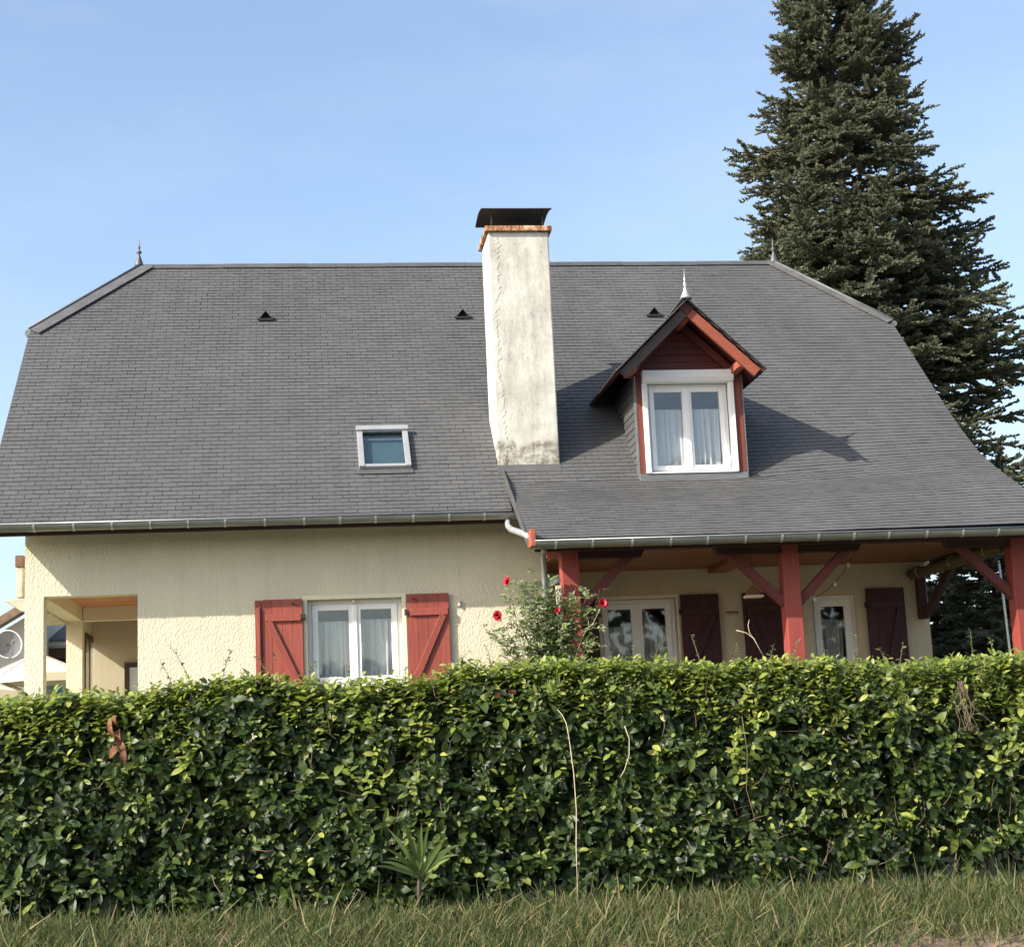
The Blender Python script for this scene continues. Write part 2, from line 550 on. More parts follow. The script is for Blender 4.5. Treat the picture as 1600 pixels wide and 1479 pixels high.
def scatter(base_v, base_f, P, D, Nn, sx, sy=None):
    """Copies of a small mesh: y axis along D, z axis along Nn."""
    D = D / np.linalg.norm(D, axis=1, keepdims=True)
    X = np.cross(D, Nn)
    X /= np.linalg.norm(X, axis=1, keepdims=True) + 1e-9
    Z = np.cross(X, D)
    sy = sx if sy is None else sy
    n = len(P)
    V = (P[:, None, :] + base_v[None, :, 0, None] * X[:, None, :] * sx[:, None, None]
         + base_v[None, :, 1, None] * D[:, None, :] * sy[:, None, None]
         + base_v[None, :, 2, None] * Z[:, None, :] * sx[:, None, None])
    F = base_f[None] + (np.arange(n) * len(base_v))[:, None, None]
    return V.reshape(-1, 3), F.reshape(-1, base_f.shape[1])

def empty(name, loc, label=None, cat=None, group=None, kind=None):
    o = bpy.data.objects.new(name, None)
    COL.objects.link(o)
    o.location = loc
    tag(o, label, cat, group, kind)
    return o

def tag(o, label=None, cat=None, group=None, kind=None):
    if label: o['label'] = label
    if cat: o['category'] = cat
    if group: o['group'] = group
    if kind: o['kind'] = kind
    return o

def part(name, parent, loc=(0, 0, 0)):
    """A part that is itself an assembly: an Empty under its thing."""
    o = bpy.data.objects.new(name, None)
    COL.objects.link(o)
    o.parent = parent
    o.location = Vector(loc) - origin(parent)
    return o

# ------------------------------------------------------------------ ground
def surf_z(x, y):
    """Height of the ground: road, bank under the hedge, garden."""
    base = 0.36 + 0.012 * (4.5 - x)
    if y < 12.3: return 0.0
    if y < 13.25: return base * ((y - 12.3) / 0.95) ** 0.8
    if y < 14.6: return base
    if y < 18.0: return base + (1.5 - base) * (y - 14.6) / 3.4
    return 1.5
def sheet(name, xs, ys, mat, rough=0.0):
    mb = MB()
    for y in ys:
        for x in xs:
            mb.v.append((x, y, surf_z(x, y) + rough * (rnd.random() - 0.5)))
    nx = len(xs)
    for j in range(len(ys) - 1):
        for i in range(nx - 1):
            mb.f.append((j * nx + i, j * nx + i + 1, (j + 1) * nx + i + 1, (j + 1) * nx + i))
    return tag(build(name, mb, mat, smooth=True), kind='structure')
lin = lambda a, b, n: [a + (b - a) * i / (n - 1) for i in range(n)]
sheet('road', [-900, -60, -20, 0, 20, 60, 900], [-900, -60, -10, 0, 6, 11.96], M['asphalt'])
sheet('bank', [-900, -60] + lin(-12, 14, 105) + [60, 900], lin(12.11, 14.6, 22), M['soil'], 0.05)
sheet('garden_ground', [-900, -60, -20, 0, 5, 20, 60, 900], [14.6, 16, 18, 20, 26, 40, 100, 900, 2500], M['lawn'])
kb = MB()
for i in range(40):
    x = -14 + i * 0.9
    kb.box(x, x + 0.893, 11.96, 12.11, -0.2, 0.045 + 0.004 * (i % 3))
tag(build('kerb', kb, M['kerb'], bevel=0.012), kind='structure')

# ------------------------------------------------------------------ the house
HY = 20.6                                   # front wall
house = empty('house', (2.6, 20.6, 1.5), 'cream roughcast house with a steep grey slate roof, dormer and white chimney', 'house')

def wall_panel(name, x0, x1, z0, z1, y0, y1, holes, mat, parent):
    """A wall in the XZ plane with openings and their reveals."""
    xs = sorted({x0, x1} | {h[0] for h in holes} | {h[1] for h in holes})
    zs = sorted({z0, z1} | {h[2] for h in holes} | {h[3] for h in holes})
    mb = MB()
    ins = lambda x, z: any(h[0] < x < h[1] and h[2] < z < h[3] for h in holes)
    for a, b in zip(xs, xs[1:]):
        for c, d in zip(zs, zs[1:]):
            if ins((a + b) / 2, (c + d) / 2): continue
            mb.poly([(a, y0, c), (b, y0, c), (b, y0, d), (a, y0, d)])
            mb.poly([(a, y1, d), (b, y1, d), (b, y1, c), (a, y1, c)])
    for h in holes:
        a, b, c, d = h
        mb.poly([(a, y0, c), (a, y0, d), (a, y1, d), (a, y1, c)])
        mb.poly([(b, y1, c), (b, y1, d), (b, y0, d), (b, y0, c)])
        mb.poly([(a, y0, d), (b, y0, d), (b, y1, d), (a, y1, d)])
        if c > z0:
            mb.poly([(a, y1, c), (b, y1, c), (b, y0, c), (a, y0, c)])
    mb.poly([(x0, y0, z0), (x0, y0, z1), (x0, y1, z1), (x0, y1, z0)])
    mb.poly([(x1, y1, z0), (x1, y1, z1), (x1, y0, z1), (x1, y0, z0)])
    return build(name, mb, mat, parent)

WX0, WX1 = -3.54, 3.07
front = wall_panel('wall', WX0, WX1, 1.2, 4.74, HY, HY + 0.25, [(-3.31, -2.155, 1.2, 3.89), (-0.03, 1.18, 2.62, 3.74)], M['stucco'], house)
# side walls, back wall and gables under the half hips
mb = MB()
mb.box(WX0, WX0 + 0.23, 20.85, 24.05, 3.89, 4.70)            # beam over the side opening
mb.box(WX0, WX0 + 0.23, 24.05, 24.28, 1.2, 4.70)             # second column
mb.box(WX0, WX0 + 0.22, 24.28, 25.4, 3.75, 4.7)
mb.box(WX0, WX0 + 0.22, 25.4, 29.4, 1.2, 4.7)
mb.prism([(WX0, 20.62, 4.70), (WX0, 29.38, 4.70), (WX0, 26.3, 7.95), (WX0, 23.7, 7.95)], (0.22, 0, 0))
build('side_wall', mb, M['stucco'], house)
mb = MB()
mb.box(8.50, 8.72, 22.05, 29.4, 1.2, 4.7)
mb.prism([(8.50, 20.9, 4.72), (8.50, 29.38, 4.72), (8.50, 26.3, 7.95), (8.50, 23.7, 7.95)], (0.22, 0, 0))
build('side_wall', mb, M['stucco'], house)
build('back_wall', MB().box(WX0 + 0.22, 8.50, 29.15, 29.4, 1.2, 4.7), M['stucco'], house)
# left loggia
mb = MB()
mb.box(-3.30, -2.155, 24.05, 24.25, 3.89, 4.094)
build('beam', mb, M['stucco'], house)
mb = MB()
for i in range(14):
    y = 20.86 + i * 0.228
    mb2 = MB().box(-3.309, -2.0, y, y + 0.222, 4.094, 4.114)
    build('ceiling_board', mb2, M['orange'], house)
build('loggia_ceiling', MB().box(-3.309, -2.0, 24.255, 25.3, 3.97, 3.99), M['dkwood'], house)
mb = MB()
mb.box(-2.155, -1.95, 20.852, 25.2, 1.2, 4.6)
mb.box(-3.319, -1.95, 25.2, 25.4, 1.2, 4.6)
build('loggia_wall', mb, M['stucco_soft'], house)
build('floor', MB().box(WX0 + 0.25, -2.0, 20.7, 25.3, 1.3, 1.6), M['conc'], house)
sd = part('sliding_door', house, (-3.3, 24.9, 1.6))
for y0, y1 in ((24.29, 24.40), (24.80, 24.86), (25.28, 25.39)):
    build('door_frame', MB().box(-3.42, -3.30, y0, y1, 1.6, 3.66), M['brownframe'], sd, bevel=0.006)
build('door_frame', MB().box(-3.42, -3.30, 24.29, 25.39, 3.66, 3.745), M['brownframe'], sd, bevel=0.006)
for y0, y1 in ((24.40, 24.80), (24.86, 25.28)):
    build('pane', MB().box(-3.315, -3.307, y0, y1, 1.6, 3.66), M['glass'], sd)
bw = part('window', house, (-2.5, 25.2, 2.5))
for b_ in ((-2.83, -2.76, 2.4, 3.33), (-2.16, -2.16 + 0.002, 2.4, 3.33), (-2.76, -2.16, 3.26, 3.33)):
    build('window_frame', MB().box(b_[0], b_[1], 25.14, 25.198, b_[2], b_[3]), M['brownframe'], bw)
build('pane', MB().box(-2.76, -2.16, 25.165, 25.175, 2.4, 3.26), M['glass'], bw)
build('blind_cloth', MB().box(-2.755, -2.53, 25.18, 25.19, 2.4, 3.255), M['nwall'], bw)
build('blind_cloth', MB().box(-2.50, -2.165, 25.18, 25.19, 2.4, 3.255), M['nwall'], bw)
# balcony slab with its parapet on the left gable
bal = part('balcony', house, (-3.8, 22.2, 3.9))
build('slab', MB().hexa([(-3.83, 22.1, 3.86), (-3.545, 22.1, 3.86), (-3.545, 24.3, 3.86), (-3.83, 24.3, 3.86), (-4.08, 22.1, 4.02), (-3.545, 22.1, 4.06), (-3.545, 24.3, 4.06), (-4.08, 24.3, 4.02)]), M['conc'], bal, bevel=0.01)
build('parapet', MB().box(-3.92, -3.84, 22.15, 24.2, 4.062, 4.47), M['conc'], bal, bevel=0.006)
build('coping', MB().box(-3.935, -3.825, 22.13, 24.22, 4.471, 4.63), M['ntile'], bal, bevel=0.01)

# porch wall, set back
PW = 21.8
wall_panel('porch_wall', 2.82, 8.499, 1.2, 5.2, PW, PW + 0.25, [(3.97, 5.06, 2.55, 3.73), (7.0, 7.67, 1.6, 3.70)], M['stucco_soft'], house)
build('return_wall', MB().box(2.82, 3.068, 20.852, 21.798, 1.2, 4.6), M['stucco'], house)
build('porch_wall_end', MB().box(8.501, 8.72, 21.801, 22.048, 1.2, 4.7), M['stucco_soft'], house)
build('porch_floor', MB().box(3.07, 9.0, 18.8, 21.79, 1.3, 1.58), M['floor_tile'], house)
for i in range(11):
    y = 19.13 + i * 0.243
    build('ceiling_board', MB().box(3.08, 8.75, y, y + 0.237, 4.122 + 0.002 * (i % 2), 4.145), M['ceil'], house)

# ---- roof
A45 = 0.993
PROF_L = [(19.98, 4.70), (20.5, 5.117), (25.0, 9.585)]
PROF_R0 = [(18.56, 4.165), (19.6, 4.73), (20.2, 4.99), (20.52, 5.175), (20.84, 5.455), (21.3, 5.912), (25.0, 9.585)]
PROF_R1 = [(18.56, 4.19), (19.6, 4.83), (20.2, 5.15), (20.75, 5.49), (21.25, 5.90), (21.7, 6.31), (25.0, 9.585)]
def interp(prof, y):
    for (a, za), (b, zb) in zip(prof, prof[1:]):
        if y <= b or (b, zb) == prof[-1]:
            return za + (zb - za) * (y - a) / (b - a)
XS = 2.60                                   # where the porch roof starts
VL, VR = -4.0, 9.235
def roof_z(x, y):
    if x < XS: return interp(PROF_L, y)
    t = min(1, max(0, (x - 6.0) / 2.8))
    return interp(PROF_R0, y) * (1 - t) + interp(PROF_R1, y) * t
RY, RZ = 25.0, 9.585
HLX, HRX = -2.54, 7.82                       # ridge ends
HEY, HEZ = 23.57, 8.165                      # height of the half hip eaves
def x_limits(y):
    if y <= HEY: return VL, VR
    t = (y - HEY) / (RY - HEY)
    return VL + (HLX - VL) * t, VR + (HRX - VR) * t

roof = part('roof', house, (2.6, 25.0, 9.5))
# deck under the slates (front and back, hips)
mb = MB()
ys = [18.58, 19.0, 19.6, 20.2, 20.8, 21.3, 21.8, HEY, RY]
dz = -0.035
for a, b in zip(ys, ys[1:]):
    xs = lin(XS, 9.23, 8)
    for k in range(7):
        def pt(y, q):
            r = x_limits(y)[1]
            x = XS + (r - XS) * q / 7
            return (x, y, roof_z(max(x, XS + 1e-6), y) + dz)
        mb.poly([pt(a, k), pt(a, k + 1), pt(b, k + 1), pt(b, k)])
ysl = [20.0, 20.5, HEY, RY]
for a, b in zip(ysl, ysl[1:]):
    la, lb = x_limits(a)[0], x_limits(b)[0]
    mb.poly([(la, a, interp(PROF_L, a) + dz), (XS, a, interp(PROF_L, a) + dz), (XS, b, interp(PROF_L, b) + dz), (lb, b, interp(PROF_L, b) + dz)])
mb.poly([(VL, 29.9, 4.72), (VL, 26.43, HEZ + dz), (VR, 26.43, HEZ + dz), (VR, 29.9, 4.72)])
mb.poly([(VL, 26.43, HEZ + dz), (HLX, RY, RZ + dz), (HRX, RY, RZ + dz), (VR, 26.43, HEZ + dz)])
mb.poly([(VL, HEY, HEZ + dz), (HLX, RY, RZ + dz), (VL, 26.43, HEZ + dz)])
mb.poly([(VR, HEY, HEZ + dz), (VR, 26.43, HEZ + dz), (HRX, RY, RZ + dz)])
build('roof_deck', mb, M['deck'], roof)
# soffits and verge boards
build('soffit', MB().hexa([(VL + .04, 19.99, 4.625), (XS, 19.99, 4.625), (XS, 20.6, 5.10), (VL + .04, 20.6, 5.10), (VL + .04, 19.99, 4.645), (XS, 19.99, 4.645), (XS, 20.6, 5.13), (VL + .04, 20.6, 5.13)]), M['dkwood'], roof)
def verge(x, prof, y0, w=0.02, h=0.13):
    mb = MB()
    pts = [(y, z) for y, z in prof if y0 < y < HEY - 0.01]
    pts = [(y0, interp(prof, y0))] + pts + [(HEY, HEZ)]
    for (a, za), (b, zb) in zip(pts, pts[1:]):
        mb.hexa([(x - w / 2, a, za - h), (x + w / 2, a, za - h), (x + w / 2, b, zb - h), (x - w / 2, b, zb - h),
                 (x - w / 2, a, za - 0.004), (x + w / 2, a, za - 0.004), (x + w / 2, b, zb - 0.004), (x - w / 2, b, zb - 0.004)])
    return mb
build('verge_strip', verge(VL, PROF_L, 20.0), M['zinc_dark'], roof)
build('verge_strip', verge(VR, PROF_R1, 18.6), M['zinc_dark'], roof)
build('verge_strip', MB().hexa([(2.585, 18.64, 4.07), (2.60, 18.64, 4.07), (2.60, 20.75, 5.25), (2.585, 20.75, 5.25), (2.585, 18.64, 4.17), (2.60, 18.64, 4.17), (2.60, 20.75, 5.41), (2.585, 20.75, 5.41)]), M['zinc_dark'], roof)

# openings in the slating: (x0, x1, y0, y1)
CHX0, CHX1, CHY0, CHY1 = 2.54, 3.375, 20.845, 21.66
SKX0, SKX1, SKY0, SKY1 = 0.69, 1.38, 20.83, 21.47
DX0, DX1, DC = 4.40, 5.86, 5.03
def covered(a, b, y):
    if a > CHX0 + .01 and b < CHX1 - .01 and CHY0 < y < CHY1: return True
    if y > 20.55:
        zr = 4.72 + (y - 20.1) * A45
        if a > DX0 + .03 and b < DX1 - .03 and zr < 6.7: return True
        w = (7.40 - zr)
        if w > 0 and a > DC - w and b < DC + w and 6.55 < zr: return True
    return False
EXPO, SW = 0.092, 0.19
YC = 21.72                                  # above this line the courses run right across
def arc_rows(prof, lo, hi):
    """Rows up the slope: (y_low, y_high) for each course."""
    pts = [(lo, interp(prof, lo))] + [q for q in prof if lo < q[0] < hi] + [(hi, interp(prof, hi))]
    seg = [(a, b, math.hypot(b - a, zb - za)) for (a, za), (b, zb) in zip(pts, pts[1:])]
    tot = sum(s_[2] for s_ in seg)
    def y_at(d):
        for a, b, l in seg:
            if d <= l: return a + (b - a) * d / l
            d -= l
        return seg[-1][1]
    n = int(tot / EXPO)
    return [(y_at(i * tot / n), y_at((i + 1) * tot / n)) for i in range(n)]
SV, SF = [], []
n_single = 0
slate_meshes = []
def slate_mesh(w, l, th, skew):
    a = w / 2
    v = [(-a, 0, th), (a, skew, th), (a, l, 0.004), (-a, l, 0.004), (-a, 0, th - 0.010), (a, skew, th - 0.010), (a, l, -0.006), (-a, l, -0.006)]
    me = bpy.data.meshes.new('slate')
    me.from_pydata(v, [], [(0, 1, 2, 3), (4, 5, 1, 0), (5, 6, 2, 1), (7, 4, 0, 3)])
    me.materials.append(M['slate'])
    return me
slate_meshes = [slate_mesh(SW - 0.005, EXPO * 1.2, 0.0115 + 0.001 * i, (i - 1.5) * 0.0016) for i in range(4)]
og = origin(roof)
def add_slate(xa, xb, xc, xd, ya, yb, zf, single):
    """xa,xb lower corners; xc,xd upper corners (right, left)."""
    global n_single
    za, zb = zf((xa + xb) / 2, ya), zf((xc + xd) / 2, yb)
    d = Vector((0, yb - ya, zb - za)).normalized()
    nn = Vector((0, -d.z, d.y))
    if single:
        o = link('slate', rnd.choice(slate_meshes), None, roof)
        o.location = Vector(((xa + xb) / 2, ya, za)) + nn * 0.002 - og
        o.rotation_euler = (math.atan2(d.z, d.y), rnd.gauss(0, 0.004), rnd.gauss(0, 0.004))
        n_single += 1
        return
    th = 0.011 + rnd.random() * 0.004
    g = 0.0022
    dl = rnd.gauss(0, 0.0012) if rnd.random() < 0.985 else rnd.gauss(0, 0.008)
    yo = d * dl
    top = 1.18
    g += max(0, rnd.gauss(0, .0012))
    p0 = Vector((xa + g, ya, zf(xa, ya))) + yo + nn * (th + rnd.gauss(0, .001))
    p1 = Vector((xb - g, ya, zf(xb, ya))) + yo + nn * (th + rnd.gauss(0, .001))
    ext = d * ((yb - ya) * (top - 1))
    p2 = Vector((xc - g, yb, zf(xc, yb))) + ext + nn * 0.004
    p3 = Vector((xd + g, yb, zf(xd, yb))) + ext + nn * 0.004
    i = len(SV)
    low = nn * 0.010
    SV.extend([p0, p1, p2, p3, p0 - low, p1 - low, p2 - low, p3 - low])
    SF.extend([(i, i + 1, i + 2, i + 3), (i + 4, i + 5, i + 1, i), (i + 5, i + 6, i + 2, i + 1), (i + 7, i + 4, i, i + 3)])
def slate_field(x_lo, x_hi, prof, lo, hi, zf, allow):
    for r, (ya, yb) in enumerate(arc_rows(prof, lo, hi)):
        la, ra = x_limits(ya)
        lb, rb = x_limits(yb)
        l0, r0 = max(x_lo, la), min(x_hi, ra)
        l1, r1 = max(x_lo, lb), min(x_hi, rb)
        x0_ = x_lo - (r % 2) * SW / 2 - SW + rnd.gauss(0, .004)
        x = x0_ + SW * int((l0 - x0_) / SW)
        ym = (ya + yb) / 2
        while x < r0 - 0.02:
            xe = x + SW
            a, b = max(x, l0), min(xe, r0)
            c, d = min(xe, r1), max(x, l1)
            x = xe
            if SKY0 + .02 < ym < SKY1 - .02:
                if a < SKX0 + .04 < b: b = c = SKX0 + .04
                elif a < SKX1 - .04 < b: a = d = SKX1 - .04
                elif a >= SKX0 + .04 and b <= SKX1 - .04: continue
            if b - a < 0.02: continue
            if c - d < 0.01: c = d = min(max((a + b) / 2, l1), r1)
            if covered(a, b, ym): continue
            single = allow and n_single < 300 and 20.62 < ya < 21.6 and -3.8 < a < 0.3 and b - a > SW * 0.93
            add_slate(a, b, c, d, ya, yb, zf, single)
zl_ = lambda x, y: interp(PROF_L, y)
slate_field(VL - 0.02, XS - 0.003, PROF_L, 19.98, YC, zl_, True)
slate_field(XS, VR + 0.02, PROF_R0, 18.56, YC, lambda x, y: roof_z(max(x, XS + 1e-6), y), False)
slate_field(VL - 0.02, VR + 0.02, PROF_L, YC, RY, zl_, False)
me = bpy.data.meshes.new('slates')
me.from_pydata([tuple(v - og) for v in SV], [], SF)
tag(link('slates', me, M['slate'], roof), kind='stuff')

# ridge, hips, hip gutter
mb = MB()
for i in range(8):
    a = HLX + (HRX - HLX) * i / 8
    b = HLX + (HRX - HLX) * (i + 1) / 8 + 0.02
    z = RZ + 0.02 + 0.004 * (i % 2)
    mb.hexa([(a, RY - .085, z - .07), (b, RY - .085, z - .07), (b, RY, z), (a, RY, z), (a, RY - .085, z - .055), (b, RY - .085, z - .055), (b, RY, z + .022), (a, RY, z + .022)])
    mb.hexa([(a, RY, z), (b, RY, z), (b, RY + .085, z - .07), (a, RY + .085, z - .07), (a, RY, z + .022), (b, RY, z + .022), (b, RY + .085, z - .055), (a, RY + .085, z - .055)])
build('ridge_cap', mb, M['zinc_dark'], roof)
for sx, hx, vx in ((-1, HLX, VL), (1, HRX, VR)):
    wid = 0.20 if sx < 0 else 0.13
    for s2, y2 in ((1, HEY), (-1, 26.43)):
        a, b = Vector((hx, RY, RZ)), Vector((vx, y2, HEZ))
        dd = (b - a).normalized()
        nn_ = Vector((0, -s2 * A45, 1)).normalized()
        inn = nn_.cross(dd).normalized()
        if inn.x * sx > 0: inn = -inn
        e = dd * 0.03
        u0, u1 = nn_ * 0.028, nn_ * 0.044
        q0, q1 = a + inn * wid - dd * wid * .45, b + e + inn * wid
        build('hip_cap', MB().hexa([q0 + u0, q1 + u0, b + e + u0, a + u0, q0 + u1, q1 + u1, b + e + u1, a + u1]), M['zinc_hip'], roof)
        build('hip_roll', MB().tube([a + nn_ * .035 + Vector((0, 0, .012)), b + e + nn_ * .035 + Vector((0, 0, .012))], 0.022, 8), M['zinc_hip'], roof, smooth=True)
    mb = MB()
    gx = vx + sx * 0.03
    pts = []
    mb.tube([(gx, HEY - 0.06, HEZ - 0.05), (gx, 25, HEZ - 0.045), (gx, 26.5, HEZ - 0.05)], 0.045, 10)
    build('hip_gutter', mb, M['zinc'], roof, smooth=False)

def finial(parent, c, h, mat, k=1.0):
    build('finial', MB().lathe(c, [(0.075 * k, 0), (0.07 * k, 0.02), (0.03 * k, 0.13 * h / .4), (0.014, 0.17 * h / .4), (0.04 * k, 0.20 * h / .4), (0.044 * k, 0.212 * h / .4), (0.012, 0.235 * h / .4),
                               (0.012, 0.26 * h / .4), (0.026 * k, 0.275 * h / .4), (0.012, 0.295 * h / .4), (0.007, 0.34 * h / .4), (0.001, h)]), mat, parent, smooth=True)
finial(roof, (HLX - 0.03, RY, RZ + 0.01), 0.45, M['zinc_dark'])
finial(roof, (HRX + 0.03, RY, RZ + 0.01), 0.45, M['zinc_dark'])

# three triangular roof vents
for vx in (-0.56, 2.47 - 0.03, 5.48 - 0.03):
    y0 = 23.72
    z0 = roof_z(vx, y0) if vx < XS else interp(PROF_R1, y0)
    w = 0.125
    vent = part('roof_vent', house, (vx, y0, z0))
    p = lambda x, y, z: (vx + x, y0 + y, z0 + z)
    build('vent_hood', MB().prism([p(-w, -0.05, 0.0), p(0, -0.05, 0.145), p(0, 0.15, 0.15)], (0, 0, 0.014)).prism([p(w, -0.05, 0.0), p(0, 0.15, 0.15), p(0, -0.05, 0.145)], (0, 0, 0.014)), M['slate'], vent)
    build('vent_mouth', MB().prism([p(-w * .9, 0.035, 0.02), p(w * .9, 0.035, 0.02), p(0, 0.035, 0.14)], (0, 0.02, 0)).prism([p(-w, -.05, .004), p(w, -.05, .004), p(w, .035, .03), p(-w, .035, .03)], (0, 0, .025)), M['deck'], vent)

# skylight
sky_l = part('skylight', house, ((SKX0 + SKX1) / 2, SKY0, roof_z(1, SKY0)))
fd = Vector((0, 1, A45)).normalized()
fn = Vector((0, -A45, 1)).normalized()
z0 = roof_z(1, SKY0)
def on_roof(x, s, h): return Vector((x, SKY0, z0)) + fd * s + fn * h
SLEN = (SKY1 - SKY0) * math.hypot(1, A45)
def rbox(mb, x0, x1, s0, s1, h0, h1):
    return mb.hexa([on_roof(x0, s0, h0), on_roof(x1, s0, h0), on_roof(x1, s1, h0), on_roof(x0, s1, h0), on_roof(x0, s0, h1), on_roof(x1, s0, h1), on_roof(x1, s1, h1), on_roof(x0, s1, h1)])
build('skylight_frame', rbox(MB(), SKX0, SKX0 + 0.075, 0.0, SLEN, 0, 0.085), M['alu'], sky_l, bevel=0.006)
build('skylight_frame', rbox(MB(), SKX1 - 0.075, SKX1, 0.0, SLEN, 0, 0.085), M['alu'], sky_l, bevel=0.006)
build('skylight_frame', rbox(MB(), SKX0 + .0752, SKX1 - .0752, 0.0, 0.06, 0, 0.075), M['alu'], sky_l, bevel=0.006)
build('skylight_hood', rbox(MB(), SKX0 - 0.01, SKX1 + 0.01, SLEN - 0.07, SLEN + 0.03, 0.086, 0.115), M['alu'], sky_l, bevel=0.006)
build('pane', rbox(MB(), SKX0 + .0752, SKX1 - .0752, 0.062, SLEN - 0.0, 0.045, 0.052), M['glass_sky'], sky_l)
build('lining', rbox(MB(), SKX0 + .0752, SKX1 - .0752, 0.062, SLEN, -0.03, -0.02), M['room'], sky_l)
build('sash_rail', rbox(MB(), SKX0 + .0752, SKX1 - .0752, SLEN - 0.20, SLEN - 0.165, -0.018, 0.02), M['alu'], sky_l)
build('apron', rbox(MB(), SKX0 - 0.02, SKX1 + 0.02, -0.10, -0.001, 0.018, 0.026), M['zinc_dark'], sky_l)

# ---- chimney
ch = part('chimney', house, ((CHX0 + CHX1) / 2, CHY0, 5.46))
mb = MB()
nx, nz = 6, 26
zb, zt = 5.20, 8.735
def chv(x, y, z): return (x, y, z)
mb.box(CHX0, CHX1, CHY0, CHY1, zb, zt)
build('shaft', mb, M['chim'], ch, bevel=0.018)
# a thicker, ragged strip of render along the left front edge
mb = MB()
zz = lin(5.50, 8.66, 110)
ragged = [CHX0 + 0.10 + 0.030 * math.sin(z * 2.3 + 1) + 0.010 * math.sin(z * 9) + rnd.gauss(0, 0.017) for z in zz]
for k in range(109):
    za, zb_, xa, xb = zz[k], zz[k + 1], ragged[k], ragged[k + 1]
    h = 0.004
    y0, y1 = CHY0 - h, CHY0 - 0.0005
    l = CHX0 + 0.02
    mb.poly([(l, y0 + .004, za), (xa, y0, za), (xb, y0, zb_), (l, y0 + .004, zb_)])
    mb.poly([(xa, y0, za), (xa, y1, za), (xb, y1, zb_), (xb, y0, zb_)])
    mb.poly([(l, y1, za), (l, y0 + .004, za), (l, y0 + .004, zb_), (l, y1, zb_)])
build('render_strip', mb, M['chim'], ch)
build('apron', MB().hexa([(CHX0 - .02, CHY0 - .115, 5.35), (CHX1 + .01, CHY0 - .115, 5.35), (CHX1 + .01, CHY0 - .004, 5.46), (CHX0 - .02, CHY0 - .004, 5.46),
                          (CHX0 - .02, CHY0 - .115, 5.375), (CHX1 + .01, CHY0 - .115, 5.375), (CHX1 + .01, CHY0 - .004, 5.485), (CHX0 - .02, CHY0 - .004, 5.485)]), M['zinc_dark'], ch)
build('chimney_cap', MB().box(2.495, 3.42, CHY0 - 0.055, CHY1 + 0.06, 8.737, 8.808), M['rust'], ch, bevel=0.006)
for x in (2.60, 3.31):
    for y in (CHY0 + 0.04, CHY1 - 0.1):
        build('cowl_post', MB().box(x - .008, x + .008, y, y + 0.03, 8.80, 9.06), M['iron'], ch)
mb = MB()
prev = None
for i in range(9):
    t = i / 8
    y = CHY0 - 0.06 + 0.83 * t
    z = 9.045 + 0.055 * math.sin(t * math.pi) + 0.015 * t
    if prev:
        a, b = prev
        mb.hexa([(2.455, a, b), (3.43, a, b), (3.43, y, z), (2.455, y, z), (2.455, a, b + .012), (3.43, a, b + .012), (3.43, y + .004, z + .012), (2.455, y + .004, z + .012)])
    prev = (y, z)
build('cowl', mb, M['iron'], ch)
build('flue', MB().box(2.70, 3.22, CHY0 + 0.2, CHY1 - 0.12, 8.80, 8.90), M['iron'], ch)

# ---- gutters
def gutter(name, x0, x1, y, z, r, parent, straps):
    g = part(name, parent, ((x0 + x1) / 2, y, z))
    mb = MB()
    n = 10
    for rr, flip in ((r, False), (r - 0.006, True)):
        i = len(mb.v)
        for x in (x0, x1):
            for k in range(n + 1):
                a = math.pi * k / n
                mb.v.append((x, y - rr * math.cos(a), z - rr * math.sin(a)))
        for k in range(n):
            q = (i + k, i + k + 1, i + n + 2 + k, i + n + 1 + k)
            mb.f.append(q if flip else q[::-1])
    for x, s in ((x0, 1), (x1, -1)):
        mb.poly([(x, y - r * math.cos(math.pi * k / n), z - r * math.sin(math.pi * k / n)) for k in range(n + 1)])
    build('trough', mb, M['zinc'], g, smooth=False)
    build('rolled_lip', MB().tube([(x0, y - r, z + 0.004), (x1, y - r, z + 0.004)], 0.011, 8), M['zinc'], g, smooth=True)
    x = x0 + 0.25
    while x < x1:
        mb = MB()
        for k in range(n):
            a, b = math.pi * k / n, math.pi * (k + 1) / n
            R0, R1 = r + 0.001, r + 0.006
            mb.hexa([(x - .012, y - R0 * math.cos(a), z - R0 * math.sin(a)), (x + .012, y - R0 * math.cos(a), z - R0 * math.sin(a)), (x + .012, y - R0 * math.cos(b), z - R0 * math.sin(b)), (x - .012, y - R0 * math.cos(b), z - R0 * math.sin(b)),
                     (x - .012, y - R1 * math.cos(a), z - R1 * math.sin(a)), (x + .012, y - R1 * math.cos(a), z - R1 * math.sin(a)), (x + .012, y - R1 * math.cos(b), z - R1 * math.sin(b)), (x - .012, y - R1 * math.cos(b), z - R1 * math.sin(b))])
        build('strap', mb, M['zinc_bright'], g)
        x += straps * rnd.uniform(0.94, 1.06)
    return g
gutter('gutter', -4.06, 2.63, 19.93, 4.70, 0.085, house, 0.47)
gutter('gutter', 2.64, 9.30, 18.50, 4.125, 0.085, house, 0.46)
build('fascia', MB().box(-3.98, 2.56, 20.022, 20.045, 4.58, 4.66), M['dkwood'], house)
build('fascia', MB().hexa([(2.66, 18.605, 4.02), (9.2, 18.605, 4.02), (9.2, 18.635, 4.02), (2.66, 18.635, 4.02), (2.66, 18.605, 4.15), (9.2, 18.605, 4.175), (9.2, 18.635, 4.175), (2.66, 18.635, 4.15)]), M['dkwood'], house)
build('fascia_end', MB().box(2.592, 2.65, 18.42, 18.66, 4.07, 4.27), M['redverge'], house, bevel=0.006)
